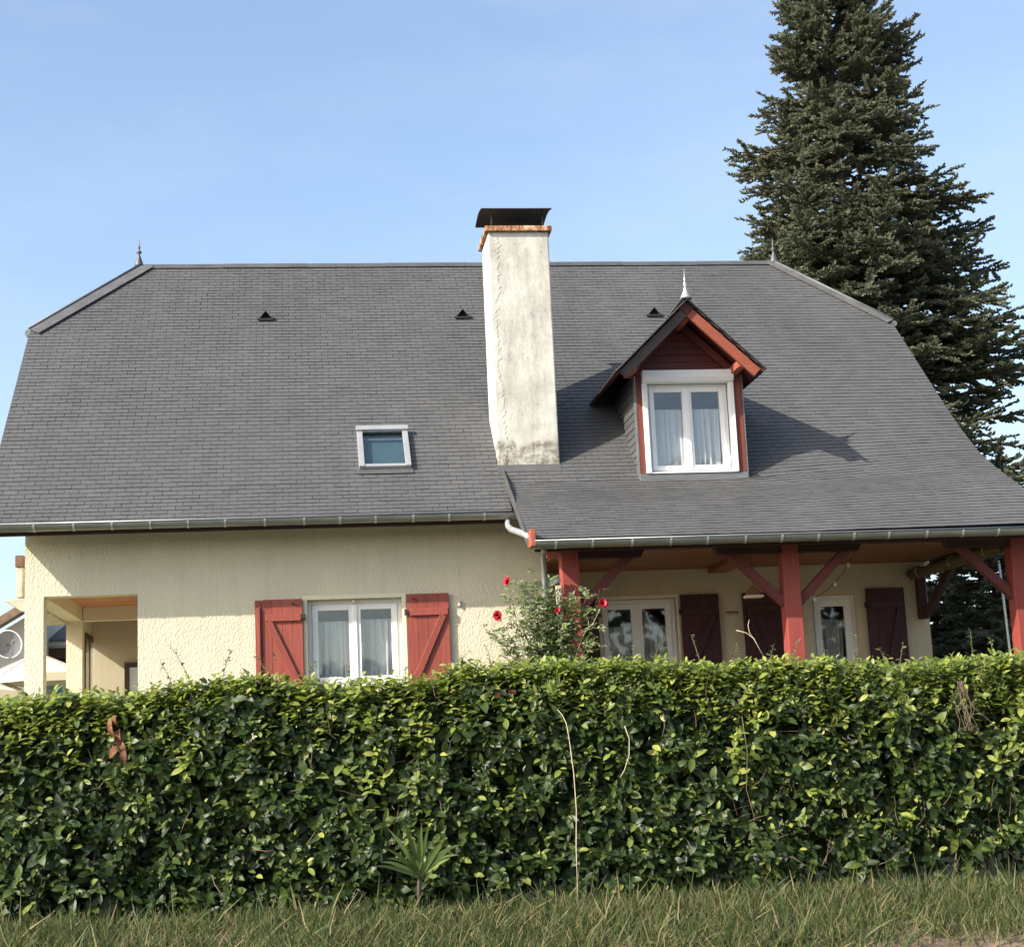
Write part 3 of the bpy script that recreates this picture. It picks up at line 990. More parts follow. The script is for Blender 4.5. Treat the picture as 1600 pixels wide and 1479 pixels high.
# swan neck from the upper gutter and the downpipes
build('downpipe', MB().tube([(2.52, 19.93, 4.63), (2.52, 19.92, 4.53), (2.535, 19.75, 4.46), (2.57, 19.3, 4.36), (2.60, 18.9, 4.27), (2.63, 18.7, 4.20)], 0.04, 12), M['zinc_bright'], house, smooth=True)
build('downpipe', MB().tube([(2.765, 18.56, 4.06), (2.765, 18.66, 3.97), (2.80, 18.85, 3.9), (2.80, 18.9, 3.7), (2.80, 18.9, 1.6)], 0.035, 12), M['zinc'], house, smooth=True)
build('downpipe', MB().tube([(2.86, 18.92, 3.655), (2.99, 18.98, 3.73)], 0.03, 10), M['pvc'], house, smooth=True)
build('cable_duct', MB().box(2.955, 3.025, 19.04, 19.08, 1.6, 3.66), M['conc'], house, bevel=0.008)

# ---- porch timber
PY = 19.06
build('porch_beam', MB().box(2.99, 9.06, PY, PY + 0.2, 4.085, 4.21), M['dkwood'], house, bevel=0.008)
for px, w in ((3.04, 0.215), (5.80, 0.21), (8.765, 0.235)):
    post = part('porch_post', house, (px + w / 2, PY + 0.1, 1.58))
    build('post', MB().box(px, px + w, PY - 0.012, PY + 0.21, 1.58, 4.084), M['redpost'], post, bevel=0.012)
    cl = [s_ for s_ in (-1, 1) if not (s_ < 0 and px < 4) and not (s_ > 0 and px > 8)]
    x0 = px - (0.83 if -1 in cl else -0.0)
    x1 = px + w + (0.83 if 1 in cl else 0.0)
    for s_ in cl:
        xc = px if s_ < 0 else px + w
        build('corbel', MB().prism([(xc + s_ * .001, PY + .02, 3.985), (xc + s_ * 0.78, PY + .02, 3.985), (xc + s_ * 0.83, PY + .02, 4.083), (xc + s_ * .001, PY + .02, 4.083)] if s_ > 0 else
                                   [(xc + s_ * .001, PY + .02, 4.083), (xc + s_ * 0.83, PY + .02, 4.083), (xc + s_ * 0.78, PY + .02, 3.985), (xc + s_ * .001, PY + .02, 3.985)], (0, 0.16, 0)), M['dkwood'], post)
        build('brace', MB().bar((xc - s_ * 0.02, PY + .1, 3.36), (xc + s_ * 0.66, PY + .1, 4.02), 0.10, 0.11, up=(-s_, 0, 1)), M['redx'], post, bevel=0.006)
build('beam_end', MB().bar((2.86, 19.1, 4.06), (2.99, 19.1, 4.075), 0.12, 0.12), M['redverge'], house, bevel=0.006)
build('purlin', MB().box(5.55, 5.80, 20.6, 21.79, 4.05, 4.118), M['ceil'], house, bevel=0.006)
build('side_beam', MB().box(8.78, 8.98, PY + 0.215, 21.79, 4.06, 4.2), M['dkwood'], house, bevel=0.006)
br = part('wall_bracket', house, (8.6, 21.75, 3.4))
build('bracket_post', MB().box(8.545, 8.665, 21.68, 21.795, 3.31, 4.05), M['dkwood'], br, bevel=0.005)
build('brace', MB().bar((8.63, 21.66, 3.36), (8.88, 21.1, 4.05), 0.09, 0.10), M['dkwood'], br, bevel=0.005)

# ---- windows and shutters
def casement(parent, x0, x1, z0, z1, y, leaves, fw=0.055, sw=0.075, mat='pvc'):
    """Frame, sashes and panes of a window set in the plane y."""
    build('window_frame', MB().box(x0, x0 + fw, y, y + .07, z0, z1), M[mat], parent, bevel=0.005)
    build('window_frame', MB().box(x1 - fw, x1, y, y + .07, z0, z1), M[mat], parent, bevel=0.005)
    build('window_frame', MB().box(x0 + fw + .001, x1 - fw - .001, y, y + .07, z1 - fw, z1), M[mat], parent, bevel=0.005)
    build('window_frame', MB().box(x0 + fw + .001, x1 - fw - .001, y, y + .07, z0, z0 + fw), M[mat], parent, bevel=0.005)
    a, b = x0 + fw + .002, x1 - fw - .002
    w = (b - a) / leaves
    for i in range(leaves):
        l, r = a + i * w + .001, a + (i + 1) * w - .001
        zz0, zz1 = z0 + fw + .002, z1 - fw - .002
        mb = MB()
        mb.box(l, l + sw, y - .018, y + .05, zz0, zz1)
        mb.box(r - sw, r, y - .018, y + .05, zz0, zz1)
        mb.box(l + sw, r - sw, y - .017, y + .05, zz1 - sw, zz1)
        mb.box(l + sw, r - sw, y - .017, y + .05, zz0, zz0 + sw)
        build('sash', mb, M[mat], parent, bevel=0.004)
        build('pane', MB().box(l + sw, r - sw, y + .012, y + .018, zz0 + sw, zz1 - sw), M['glass'], parent)
    if leaves == 2:
        build('meeting_stile', MB().box(a + w - .028, a + w + .028, y - .034, y - .019, z0 + fw + .01, z1 - fw - .01), M[mat], parent, bevel=0.004)
def room(parent, x0, x1, z0, z1, y0, y1):
    mb = MB()
    mb.poly([(x0, y1, z0), (x1, y1, z0), (x1, y1, z1), (x0, y1, z1)])
    mb.poly([(x0, y0, z0), (x0, y1, z0), (x0, y1, z1), (x0, y0, z1)])
    mb.poly([(x1, y1, z0), (x1, y0, z0), (x1, y0, z1), (x1, y1, z1)])
    mb.poly([(x0, y0, z1), (x0, y1, z1), (x1, y1, z1), (x1, y0, z1)])
    mb.poly([(x0, y1, z0), (x0, y0, z0), (x1, y0, z0), (x1, y1, z0)])
    build('room_lining', mb, M['room'], parent)
def curtain(x0, x1, z0, z1, y, label, folds, amp=0.022, group=None):
    n = 90
    mb = MB()
    ph = rnd.random() * 6
    for k in range(13):
        t = k / 12
        z = z1 + (z0 - z1) * t
        for i in range(n + 1):
            u = i / n
            f = math.sin(u * folds * 6.283 + ph + 1.2 * math.sin(u * 9 + ph)) * amp * (0.35 + 0.65 * t) + 0.3 * amp * math.sin(u * folds * 14 + 3 * t)
            mb.v.append((x0 + (x1 - x0) * (u + 0.012 * math.sin(u * 21 + t * 2)), y + f, z))
    for k in range(12):
        for i in range(n):
            a = k * (n + 1) + i
            mb.f.append((a, a + 1, a + n + 2, a + n + 1))
    mb.tube([(x0, y, z1 + .004), (x1, y, z1 + .004)], 0.007, 6)
    o = build('curtain', mb, M['curtain'], None, smooth=True)
    return tag(o, label, 'curtain', group)

def shutter(x0, x1, z0, z1, y, mat, hinge, label, boards=4):
    s = part('shutter', house, ((x0 + x1) / 2, y, z0))
    if label: s['label'] = label
    w = (x1 - x0) / boards
    for i in range(boards):
        build('board', MB().box(x0 + i * w + .0015, x0 + (i + 1) * w - .0015, y, y + .03, z0, z1), M[mat], s, bevel=0.003)
    zb_ = z1 - 0.235
    zl = z0 + 0.16
    yb_ = y - .03
    lo, hi = x0 + 0.04, x1 - 0.02
    for z in (zb_, zl):
        build('batten', MB().box(lo, hi, yb_, y - .0005, z - .045, z + .045), M[mat], s, bevel=0.004)
    far = x0 + 0.08 if hinge > 0 else x1 - 0.08
    near = x1 - 0.06 if hinge > 0 else x0 + 0.08
    build('brace', MB().bar((far, y - .0155, zb_ - .045), (near, y - .0155, zl + .045), 0.029, 0.085, up=(1, 0, 0.6)), M[mat], s, bevel=0.004)
    hx = x1 if hinge > 0 else x0
    for z in (zb_, zl):
        build('hinge', MB().tube([(hx + hinge * .02, y - .012, z - .04), (hx + hinge * .02, y - .012, z + .04)], 0.014, 8).box(hx - .02, hx + .03, y - .036, y - .0305, z - .018, z + .018), M['iron'], s)
    kx = x0 + 0.1 if hinge < 0 else x1 - 0.1
    build('catch', MB().bar((kx - .03, y - .012, z1 - .05), (kx + .02, y - .012, z1 - .085), 0.012, 0.014), M['iron'], s)
    return s

win1 = part('window', house, (0.575, HY + 0.1, 2.62))
for b_ in ((-0.085, -0.03, 2.62, 3.795), (1.18, 1.235, 2.62, 3.795), (-0.03, 1.18, 3.74, 3.795)):
    build('surround', MB().box(b_[0], b_[1], HY - 0.012, HY + 0.02, b_[2], b_[3]), M['paint'], win1, bevel=0.004)
casement(win1, -0.029, 1.179, 2.621, 3.739, HY + 0.12, 2)
room(win1, -0.8, 1.9, 1.9, 4.2, HY + 0.255, HY + 3.0)
build('shutter_stop', MB().lathe((0.565, HY + 0.05, 3.69), [(0.012, 0), (0.02, 0.015), (0.012, 0.05)], 10), M['paint'], win1, smooth=True)
curtain(0.045, 0.56, 2.5, 3.47, HY + 0.262, 'pale voile curtain behind the shaded pane next to the left-opening shutter'.replace('left-opening', 'double'), 6)
curtain(0.60, 1.12, 2.5, 3.48, HY + 0.262, 'sunlit white voile curtain in the window pane beside the single red shutter', 5, 0.03)
shutter(-0.60, -0.085 - .005, 2.46, 3.755, HY - .055, 'red', 1, 'red shutter with a second leaf folded behind it')
ex = MB().box(-0.69, -0.605, HY - .05, HY - .012, 2.46, 3.75)
lf = part('shutter_leaf', house, (-0.65, HY - .03, 2.46))
build('board', ex, M['red'], lf, bevel=0.004)
build('batten', MB().box(-0.665, -0.625, HY - .085, HY - .051, 2.5, 3.66), M['red'], lf, bevel=0.004)
shutter(1.24, 1.785, 2.46, 3.77, HY - .055, 'red', -1, None)
for x, z in ((1.90, 3.6),):
    build('shutter_catch', MB().box(x, x + 0.03, HY - .04, HY - .001, z, z + 0.07), M['paint'], house)

win2 = part('window', house, (4.5, PW + 0.1, 2.55))
for b_ in ((3.93, 3.97, 2.55, 3.775), (5.06, 5.10, 2.55, 3.775), (3.97, 5.06, 3.73, 3.775)):
    build('surround', MB().box(b_[0], b_[1], PW - 0.012, PW + 0.02, b_[2], b_[3]), M['paint'], win2, bevel=0.004)
casement(win2, 3.971, 5.059, 2.551, 3.729, PW + 0.10, 2)
room(win2, 3.3, 5.8, 1.9, 4.05, PW + 0.255, PW + 3.0)
curtain(4.06, 4.49, 2.5, 3.36, PW + 0.262, 'dim voile curtain behind the porch window pane nearest the rose bush', 4)
curtain(4.54, 4.97, 2.5, 3.36, PW + 0.262, 'dim voile curtain behind the porch window pane beside the dark shutter', 4)
shutter(3.40, 3.95, 2.46, 3.755, PW - .06, 'dkshut', 1, None)
shutter(5.115, 5.66, 2.46, 3.76, PW - .06, 'dkshut', -1, None)
door = part('glazed_door', house, (7.33, PW + 0.1, 1.6))
casement(door, 7.001, 7.669, 1.601, 3.699, PW + 0.10, 1, 0.06, 0.095)
room(door, 6.3, 8.3, 1.6, 4.05, PW + 0.255, PW + 3.0)
curtain(7.16, 7.51, 1.9, 3.36, PW + 0.262, 'grey voile curtain behind the porch door glass', 4)
shutter(6.0, 6.62, 1.7, 3.757, PW - .06, 'dkshut', 1, None)
shutter(7.79, 8.355, 1.7, 3.765, PW - .06, 'dkshut', -1, None)

# ---- dormer
dm = part('dormer', house, (DC, 20.52, 5.16))
DY = 20.52
DZ = 6.66                                   # underside of the gable
for x0, x1 in ((4.40, 4.478), (5.742, 5.855)):
    build('corner_post', MB().box(x0, x1, DY, DY + 0.12, 5.262, DZ), M['reddorm'], dm, bevel=0.006)
build('apron', MB().box(4.385, 5.865, DY - .012, DY + .10, 5.10, 5.26), M['zinc'], dm, bevel=0.004)
# cheeks
for x, w in ((4.402, 0.06), (5.853, -0.06)):
    yb_ = 20.1 + (6.62 - 4.72) / A45
    build('cheek', MB().prism([(x, DY + 0.122, 5.10), (x, DY + 0.122, 6.62), (x, yb_, 6.62)], (w, 0, 0)), M['deck'], dm)
    sv, sf = [], []
    zc = 5.13
    rr = 0
    while zc < 6.6:
        z2 = min(zc + 0.10, 6.62)
        ylim = 20.1 + (zc - 4.72) / A45
        y = DY + 0.124 - (rr % 2) * 0.09
        while y < ylim:
            ya, ye = max(y, DY + .124), min(y + 0.176, ylim + 0.08)
            if ye - ya > 0.02:
                sgn = -1 if w > 0 else 1
                i = len(sv)
                xo = x + sgn * (0.014 + rnd.random() * .006)
                xi = x + sgn * 0.004
                sv += [(xo, ya + .002, zc), (xo, ye - .002, zc), (xi, ye - .002, z2 + .02), (xi, ya + .002, z2 + .02), (x, ya + .002, zc), (x, ye - .002, zc)]
                sf += [(i, i + 1, i + 2, i + 3), (i + 4, i + 5, i + 1, i), (i + 4, i, i + 3), (i + 5, i + 2, i + 1)]
            y += 0.18
        zc += 0.10
        rr += 1
    mbx = MB()
    mbx.v, mbx.f = sv, sf
    tag(build('cheek_slates', mbx, M['slate'], dm), kind='stuff')
    build('corner_strip', MB().box(x - (.02 if w > 0 else -.004), x - (.004 if w > 0 else -.02), DY - .004, DY + .123, 5.10, 6.6), M['zinc'], dm)
# gable boards
GH = 7.40
n = 7
for i in range(n):
    za, zb2 = DZ + 0.03 + i * (GH - DZ - 0.05) / n, DZ + 0.03 + (i + 1) * (GH - DZ - 0.05) / n - 0.006
    wa, wb = (GH - za) * 1.02, (GH - zb2) * 1.02
    wa, wb = min(wa, 0.72), min(wb, 0.72)
    build('gable_board', MB().prism([(DC - wa, DY + .02 + .003 * (i % 2), za), (DC + wa, DY + .02 + .003 * (i % 2), za), (DC + wb, DY + .02 + .003 * (i % 2), zb2), (DC - wb, DY + .02 + .003 * (i % 2), zb2)], (0, 0.04, 0)), M['redg'], dm)
build('lintel', MB().box(4.40, 5.855, DY - .004, DY + 0.11, DZ + .001, DZ + .028), M['redg'], dm)
# inner rafters on the gable face, verge rafters in front, soffits, slopes
AX, AZ = DC - 0.005, 7.47
FY = 19.95
slope = (AZ - 6.53) / 0.985
for s_ in (-1, 1):
    lo = (AX + s_ * 0.985, 6.53)
    d = Vector((s_ * 0.985, 0, 6.53 - AZ)).normalized()
    nrm = Vector((s_ * -d.z * s_, 0, d.x * s_)) if False else Vector((-d.z * s_ * s_, 0, 0))
    up = Vector((s_ * 0.69, 0, 0.72)).normalized()
    a = Vector((AX, 0, AZ)) - up * 0.085
    b = Vector((lo[0], 0, lo[1])) - up * 0.085
    off = Vector((0, FY + 0.03, 0))
    ae = a + d * 0.002
    build('verge_rafter', MB().bar(ae + off, b + off - d * 0.03, 0.06, 0.125, up=up), M['redverge' if s_ > 0 else 'brownframe'], dm, bevel=0.006)  # left rafter takes a dark brown that carries its shade in the colour
    off2 = Vector((0, DY - 0.035, 0))
    build('wall_rafter', MB().bar(a + d * 0.12 + off2 - up * .03, b + off2 - d * 0.28 - up * .03, 0.06, 0.10, up=up), M['redg'], dm, bevel=0.006)
    # soffit boards between the two
    k = 6
    a2, b2 = Vector((AX, 0, AZ)) - up * 0.018, Vector((lo[0], 0, lo[1])) - up * 0.018
    for i in range(k):
        p, q = a2 + (b2 - a2) * ((i + .02) / k), a2 + (b2 - a2) * ((i + .98) / k)
        yend = 20.1 + (min(p.z, q.z) - 4.72) / A45 + 0.05
        build('soffit_board', MB().hexa([p + Vector((0, FY + .06, 0)), q + Vector((0, FY + .06, 0)), q + Vector((0, yend, 0)), p + Vector((0, yend, 0)),
                                         p + Vector((0, FY + .06, 0)) + up * .016, q + Vector((0, FY + .06, 0)) + up * .016, q + Vector((0, yend, 0)) + up * .016, p + Vector((0, yend, 0)) + up * .016]), M['redx'], dm)
    # slates on the dormer slopes
    sv, sf = [], []
    Ls = (Vector((lo[0], 0, lo[1])) - Vector((AX, 0, AZ))).length
    rows = int(Ls / 0.105)
    for r in range(rows):
        s1 = Ls - r * Ls / rows + (0.03 if r == 0 else 0)
        s0 = Ls - (r + 1) * Ls / rows - 0.02
        y = FY - 0.10 - (r % 2) * 0.09
        P0 = Vector((AX, 0, AZ)) + d * s1
        P1 = Vector((AX, 0, AZ)) + d * max(s0, 0)
        yend = 20.1 + (P0.z - 4.72) / A45 + 0.16
        while y < yend:
            ya, ye = max(y, FY - 0.085 - rnd.random() * .012), min(y + 0.176, yend)
            if ye - ya > 0.02:
                i = len(sv)
                h = up * (0.018 + rnd.random() * .008)
                l = up * 0.003
                Y0, Y1 = Vector((0, ya, 0)), Vector((0, ye, 0))
                sv += [P0 + Y0 + h, P0 + Y1 + h, P1 + Y1 + up * .004, P1 + Y0 + up * .004, P0 + Y0 + l, P0 + Y1 + l, P1 + Y0 + l * .2, P1 + Y1 + l * .2]
                sf += [(i, i + 1, i + 2, i + 3), (i + 4, i + 5, i + 1, i), (i + 4, i, i + 3, i + 6), (i + 5, i + 7, i + 2, i + 1)]
            y += 0.18
    mbx = MB()
    mbx.v, mbx.f = sv, sf
    tag(build('dormer_slates', mbx, M['slate'], dm), kind='stuff')
    # plate ends under the eaves
    build('plate_end', MB().bar((DC + s_ * 0.72, FY + 0.1, DZ - 0.02), (DC + s_ * 0.72, DY + 0.1, DZ - 0.02), 0.10, 0.10), M['redverge'], dm, bevel=0.006)
build('apex_block', MB().prism([(AX - .085, FY - .006, AZ - .105), (AX, FY - .006, AZ - .185), (AX + .085, FY - .006, AZ - .105), (AX, FY - .006, AZ - .03)], (0, .05, 0)), M['redg'], dm)
build('ridge_end', MB().bar((AX, FY + 0.08, AZ - 0.20), (AX, DY + 0.1, AZ - 0.20), 0.08, 0.09), M['redverge'], dm, bevel=0.006)
build('dormer_ridge', MB().bar((AX, FY - 0.09, AZ + 0.025), (AX, 22.85, AZ + 0.025), 0.14, 0.02), M['zinc_dark'], dm, bevel=0.006)
build('finial', MB().lathe((AX, FY - 0.0, AZ + 0.02), [(0.075, 0), (0.07, 0.03), (0.03, 0.12), (0.012, 0.18), (0.024, 0.21), (0.012, 0.235), (0.012, 0.26), (0.02, 0.275), (0.008, 0.295), (0.002, 0.43)], 14), M['zinc_bright'], dm, smooth=True)
# roller shutter box, guides, casement
build('roller_shutter_box', MB().prism([(4.482, DY - .10, 6.56), (4.482, DY - .10, 6.655), (4.482, DY + .1, 6.655), (4.482, DY + .1, 6.50), (4.482, DY - .06, 6.50)], (1.256, 0, 0)), M['pvc'], dm, bevel=0.008)
for x0, x1 in ((4.480, 4.545), (5.672, 5.738)):
    build('guide_rail', MB().box(x0, x1, DY - .035, DY + .08, 5.268, 6.499), M['pvc'], dm, bevel=0.005)
casement(dm, 4.547, 5.670, 5.275, 6.497, DY + 0.10, 2, 0.045, 0.062)
build('sill', MB().box(4.50, 5.72, DY - .03, DY + .10, 5.262, 5.274), M['pvc'], dm, bevel=0.005)
room(dm, 4.48, 5.75, 5.2, 6.60, DY + 0.175, DY + 2.6)
curtain(4.65, 5.09, 5.3, 6.16, DY + 0.186, 'shaded voile curtain behind the dormer pane nearest the chimney', 5)
curtain(5.12, 5.57, 5.3, 6.16, DY + 0.186, 'sunlit voile curtain behind the dormer pane farther from the chimney', 5, 0.03)

# ------------------------------------------------------------------ things on the porch
ro = empty('reed_blind', (8.5, 20.5, 3.9), 'rolled reed blind slung under the side beam of the porch', 'blind')
build('reed_roll', MB().tube([(8.47, 21.74, 3.95), (8.55, 20.9, 3.945), (8.63, 20.1, 3.965), (8.70, 19.25, 3.985)], [0.062, 0.068, 0.066, 0.06], 12), M['reed'], ro, smooth=True)
build('bottom_lath', MB().bar((8.45, 21.70, 3.87), (8.68, 19.25, 3.905), 0.02, 0.03), M['twig'], ro)
for t in (0.12, 0.5, 0.88):
    c = Vector((8.47, 21.74, 3.95)).lerp(Vector((8.70, 19.25, 3.985)), t)
    build('cord', MB().tube([c + Vector((0.07 * math.cos(a), 0, 0.075 * math.sin(a))) for a in lin(0, 6.28, 12)] , 0.006, 5), M['stem'], ro)
gl = empty('string_lights', (6.9, 20.5, 3.7), 'string of small white bulbs hung across the porch', 'lights')
bp = [(7.14, 20.5, 3.97), (6.94, 20.5, 3.72), (6.65, 20.5, 3.52)]
build('wire', MB().tube([(7.25, 20.5, 4.12), (7.14, 20.5, 4.0), (7.05, 20.5, 3.84), (6.94, 20.5, 3.75), (6.80, 20.5, 3.62), (6.65, 20.5, 3.55)], 0.004, 5), M['iron'], gl)
for p in bp:
    build('bulb', MB().lathe((p[0], p[1], p[2] - 0.035), [(0.004, 0), (0.022, 0.012), (0.026, 0.03), (0.016, 0.05), (0.012, 0.065)], 10), M['pvc'], gl, smooth=True)
orn = empty('hanging_bird_house', (5.6, 19.75, 3.5), 'small wooden bird house hanging from the porch brace', 'bird house')
build('box', MB().prism([(5.52, 19.7, 3.53), (5.68, 19.7, 3.53), (5.68, 19.7, 3.585), (5.60, 19.7, 3.66), (5.52, 19.7, 3.585)], (0, 0.12, 0)), M['ceil'], orn)
build('ledge', MB().box(5.49, 5.71, 19.66, 19.84, 3.50, 3.528), M['paint'], orn)
build('hook', MB().tube([(5.60, 19.76, 3.655), (5.60, 19.76, 4.12)], 0.004, 5), M['iron'], orn)
hk = empty('wall_hooks', (5.86, PW, 3.4), 'row of small hooks on the porch wall between two dark shutters', 'hooks')
for i in range(3):
    build('hook', MB().tube([(5.80 + i * .055, PW - .002, 3.50), (5.80 + i * .055, PW - .03, 3.50), (5.80 + i * .055, PW - .034, 3.46)], 0.006, 6), M['twig'], hk)
build('backplate', MB().box(5.77, 5.95, PW - .008, PW - .0005, 3.485, 3.515), M['ceil'], hk)
po = build('garden_pole', MB().tube([(9.5, 21.0, 1.5), (9.505, 21.0, 2.6), (9.49, 21.0, 3.3), (9.47, 21.0, 3.98)], 0.017, 8), M['pvc'], None, smooth=True)
tag(po, 'thin white pole standing in the garden past the end of the porch', 'pole')

# ------------------------------------------------------------------ neighbour seen through the loggia
nh = empty('neighbour_house', (-7.5, 34, 1.5), 'pale grey neighbouring house with a brown roof verge behind the loggia', 'house')
gp = [(-13.0, 30.0, 1.4), (-5.02, 30.0, 1.4), (-5.02, 30.0, 4.60), (-9.0, 30.0, 2.6 + 4.6), (-13.0, 30.0, 4.6)]
gp = [(-13.0, 30.0, 1.4), (-4.2, 30.0, 1.4), (-4.2, 30.0, 5.2), (-4.9, 30.0, 4.83), (-6.6, 30.0, 3.62), (-13.0, 30.0, 3.6)]
mb = MB().prism([(-14.0, 31.0, 1.4), (-5.05, 31.0, 1.4), (-5.05, 31.0, 4.8), (-6.9, 31.0, 3.72), (-14, 31.0, 3.2)], (0, 6, 0))
build('wall', mb, M['nwall'], nh)
build('roof', MB().bar((-7.6, 30.75, 3.42), (-4.98, 30.75, 4.98), 0.6, 0.10), M['ntile'], nh)
build('verge_board', MB().bar((-7.6, 30.42, 3.36), (-4.98, 30.42, 4.92), 0.03, 0.10), M['twig'], nh)
dsh = empty('satellite_dish', (-5.4, 30.0, 4.0), 'grey satellite dish on the neighbouring wall', 'satellite dish')
dc, dn = Vector((-5.42, 29.9, 4.06)), Vector((0.35, -0.9, 0.2)).normalized()
dx = dn.cross(Vector((0, 0, 1))).normalized()
dy = dx.cross(dn)
mb = MB()
for k in range(7):
    r = 0.26 * k / 6 + 0.002
    for j in range(24):
        a = 6.2832 * j / 24
        mb.v.append(tuple(dc + dx * r * math.cos(a) * 0.92 + dy * r * math.sin(a) - dn * 0.055 * (1 - (k / 6) ** 2)))
for k in range(6):
    for j in range(24):
        mb.f.append((k * 24 + j, k * 24 + (j + 1) % 24, (k + 1) * 24 + (j + 1) % 24, (k + 1) * 24 + j))
build('reflector', mb, M['dish'], dsh, smooth=True)
build('rim', MB().tube([dc + dx * 0.24 * math.cos(a) + dy * 0.26 * math.sin(a) for a in lin(0, 6.2832, 30)], 0.012, 6), M['pvc'], dsh, smooth=True)
build('arm', MB().tube([dc - dy * 0.26, dc - dy * 0.30 + dn * 0.2, dc - dy * 0.1 + dn * 0.42], 0.013, 6), M['dish'], dsh)
build('receiver', MB().tube([dc - dy * 0.1 + dn * 0.38, dc - dy * 0.06 + dn * 0.46], 0.03, 8), M['dish'], dsh)
build('wall_arm', MB().tube([dc - dn * 0.05, dc - dn * 0.5 + Vector((0, .8, -.1))], 0.02, 6), M['iron'], dsh)
def parasol(c, R, H, label):
    p = empty('parasol', c, label, 'parasol', 'cream parasols behind the house')
    rim = []
    mb = MB()
    top = (c[0], c[1], c[2] + H)
    for j in range(8):
        a = 6.2832 * j / 8 + 0.3
        rim.append((c[0] + R * math.cos(a), c[1] + R * math.sin(a), c[2] + H - 0.42))
    for j in range(8):
        q, r2 = rim[j], rim[(j + 1) % 8]
        m = tuple((q[k] + r2[k]) / 2 * 1.0 for k in range(3))
        m = (m[0], m[1], m[2] + 0.03)
        mb.poly([top, q, m])
        mb.poly([top, m, r2])
        mb.poly([q, (q[0], q[1], q[2] - .14), (m[0], m[1], m[2] - .15), m])
        mb.poly([m, (m[0], m[1], m[2] - .15), (r2[0], r2[1], r2[2] - .14), r2])
    build('canopy', mb, M['canvas'], p)
    build('pole', MB().tube([(c[0], c[1], c[2]), (c[0], c[1], c[2] + H + .06)], 0.024, 8), M['pvc'], p)
    for j in range(8):
        build('rib', MB().tube([top, rim[j]], 0.010, 5), M['twig'], p)
parasol((-4.75, 29.0, 1.5), 0.95, 2.33, 'cream parasol standing between the two loggia columns')
parasol((-5.75, 28.6, 1.5), 0.9, 2.05, 'cream parasol half hidden behind the outer loggia column')
shed = empty('garden_annex', (-4.2, 33, 1.5), 'white garden annex with a grey roof, seen behind the parasols', 'annex')
build('wall', MB().box(-6.2, -3.3, 32.5, 35.5, 1.4, 4.1), M['nwhite'], shed)
build('roof', MB().hexa([(-5.05, 32.05, 4.22), (-3.2, 32.05, 4.22), (-3.2, 34, 5.3), (-4.3, 34, 5.3), (-5.05, 32.05, 4.30), (-3.2, 32.05, 4.30), (-3.2, 34, 5.4), (-4.3, 34, 5.4)]), M['slate'], shed)
build('gutter', MB().box(-5.07, -3.2, 31.96, 32.04, 4.14, 4.24), M['zinc'], shed, bevel=0.01)
build('eave_board', MB().box(-5.07, -3.2, 32.05, 32.48, 3.92, 4.13), M['dkwood'], shed)
build('painted_eave_shade', MB().box(-5.0, -3.3, 32.3, 32.49, 3.62, 3.91), M['brownframe'], shed)  # dark strip put in for the shade under the eave
nw = part('window', shed, (-4.9, 32.5, 3.0))
build('window_frame', MB().box(-5.25, -4.3, 32.42, 32.49, 2.6, 3.56), M['pvc'], nw, bevel=0.006)
build('pane', MB().box(-5.15, -4.83, 32.40, 32.415, 2.65, 3.49), M['glass_sky'], nw)
build('pane', MB().box(-4.75, -4.40, 32.40, 32.415, 2.65, 3.49), M['glass_sky'], nw)

# ------------------------------------------------------------------ plants
def nrm_(a): return a / (np.linalg.norm(a, axis=-1, keepdims=True) + 1e-9)

def leaf_base(L=1.0, W=0.40, curl=0.10, fold=0.10, rows=5):
    v = []
    for i in range(rows):
        t = i / (rows - 1)
        w = W / 2 * (math.sin(math.pi * min(1, 0.06 + t * 0.94)) ** 0.75) * (1 if t < .97 else 0.15)
        z = -curl * (t - 0.35) ** 2 * 2
        v += [(-w, t * L, z + fold * w), (0, t * L, z), (w, t * L, z + fold * w)]
    f = []
    for i in range(rows - 1):
        for j in range(2):
            a = i * 3 + j
            f.append((a, a + 1, a + 4, a + 3))
    return np.array(v, float), np.array(f)
LB = [leaf_base(1, 0.46, 0.10, 0.22), leaf_base(1, 0.52, 0.24, 0.12), leaf_base(1, 0.40, 0.05, 0.38)]
LBS = leaf_base(1, 0.5, 0.15, 0.25, 3)

TOPX = np.array([-8, -2.6, -2.0, -1.5, -1.1, -0.45, 0.1, 0.9, 1.2, 1.75, 2.3, 2.9, 3.45, 4.0, 4.6, 5.2, 5.8, 6.4, 12])
TOPZ = np.array([2.34, 2.33, 2.335, 2.325, 2.39, 2.43, 2.36, 2.355, 2.445, 2.455, 2.44, 2.425, 2.37, 2.375, 2.365, 2.31, 2.34, 2.36, 2.36]) - 0.07
def topz(x): return np.interp(x, TOPX, TOPZ)
def wob(a, b, s=0.0): return np.sin(a * 2.3 + s) * np.cos(b * 3.1 + 2 * s) * 0.5 + np.sin(a * 5.7 + b * 4.1 + s) * 0.3 + np.sin(a * 11.3 - b * 7.7) * 0.2
HF, HB = 13.42, 14.42
hedge = empty('hedge', (1.9, 13.9, 0.62), 'long clipped laurel hedge with glossy dark leaves along the foot of the picture'.replace(' along the foot of the picture', ' in front of the cream house'), 'hedge')
og_h = np.array(origin(hedge))
HX0, HX1 = -6.0, 9.5
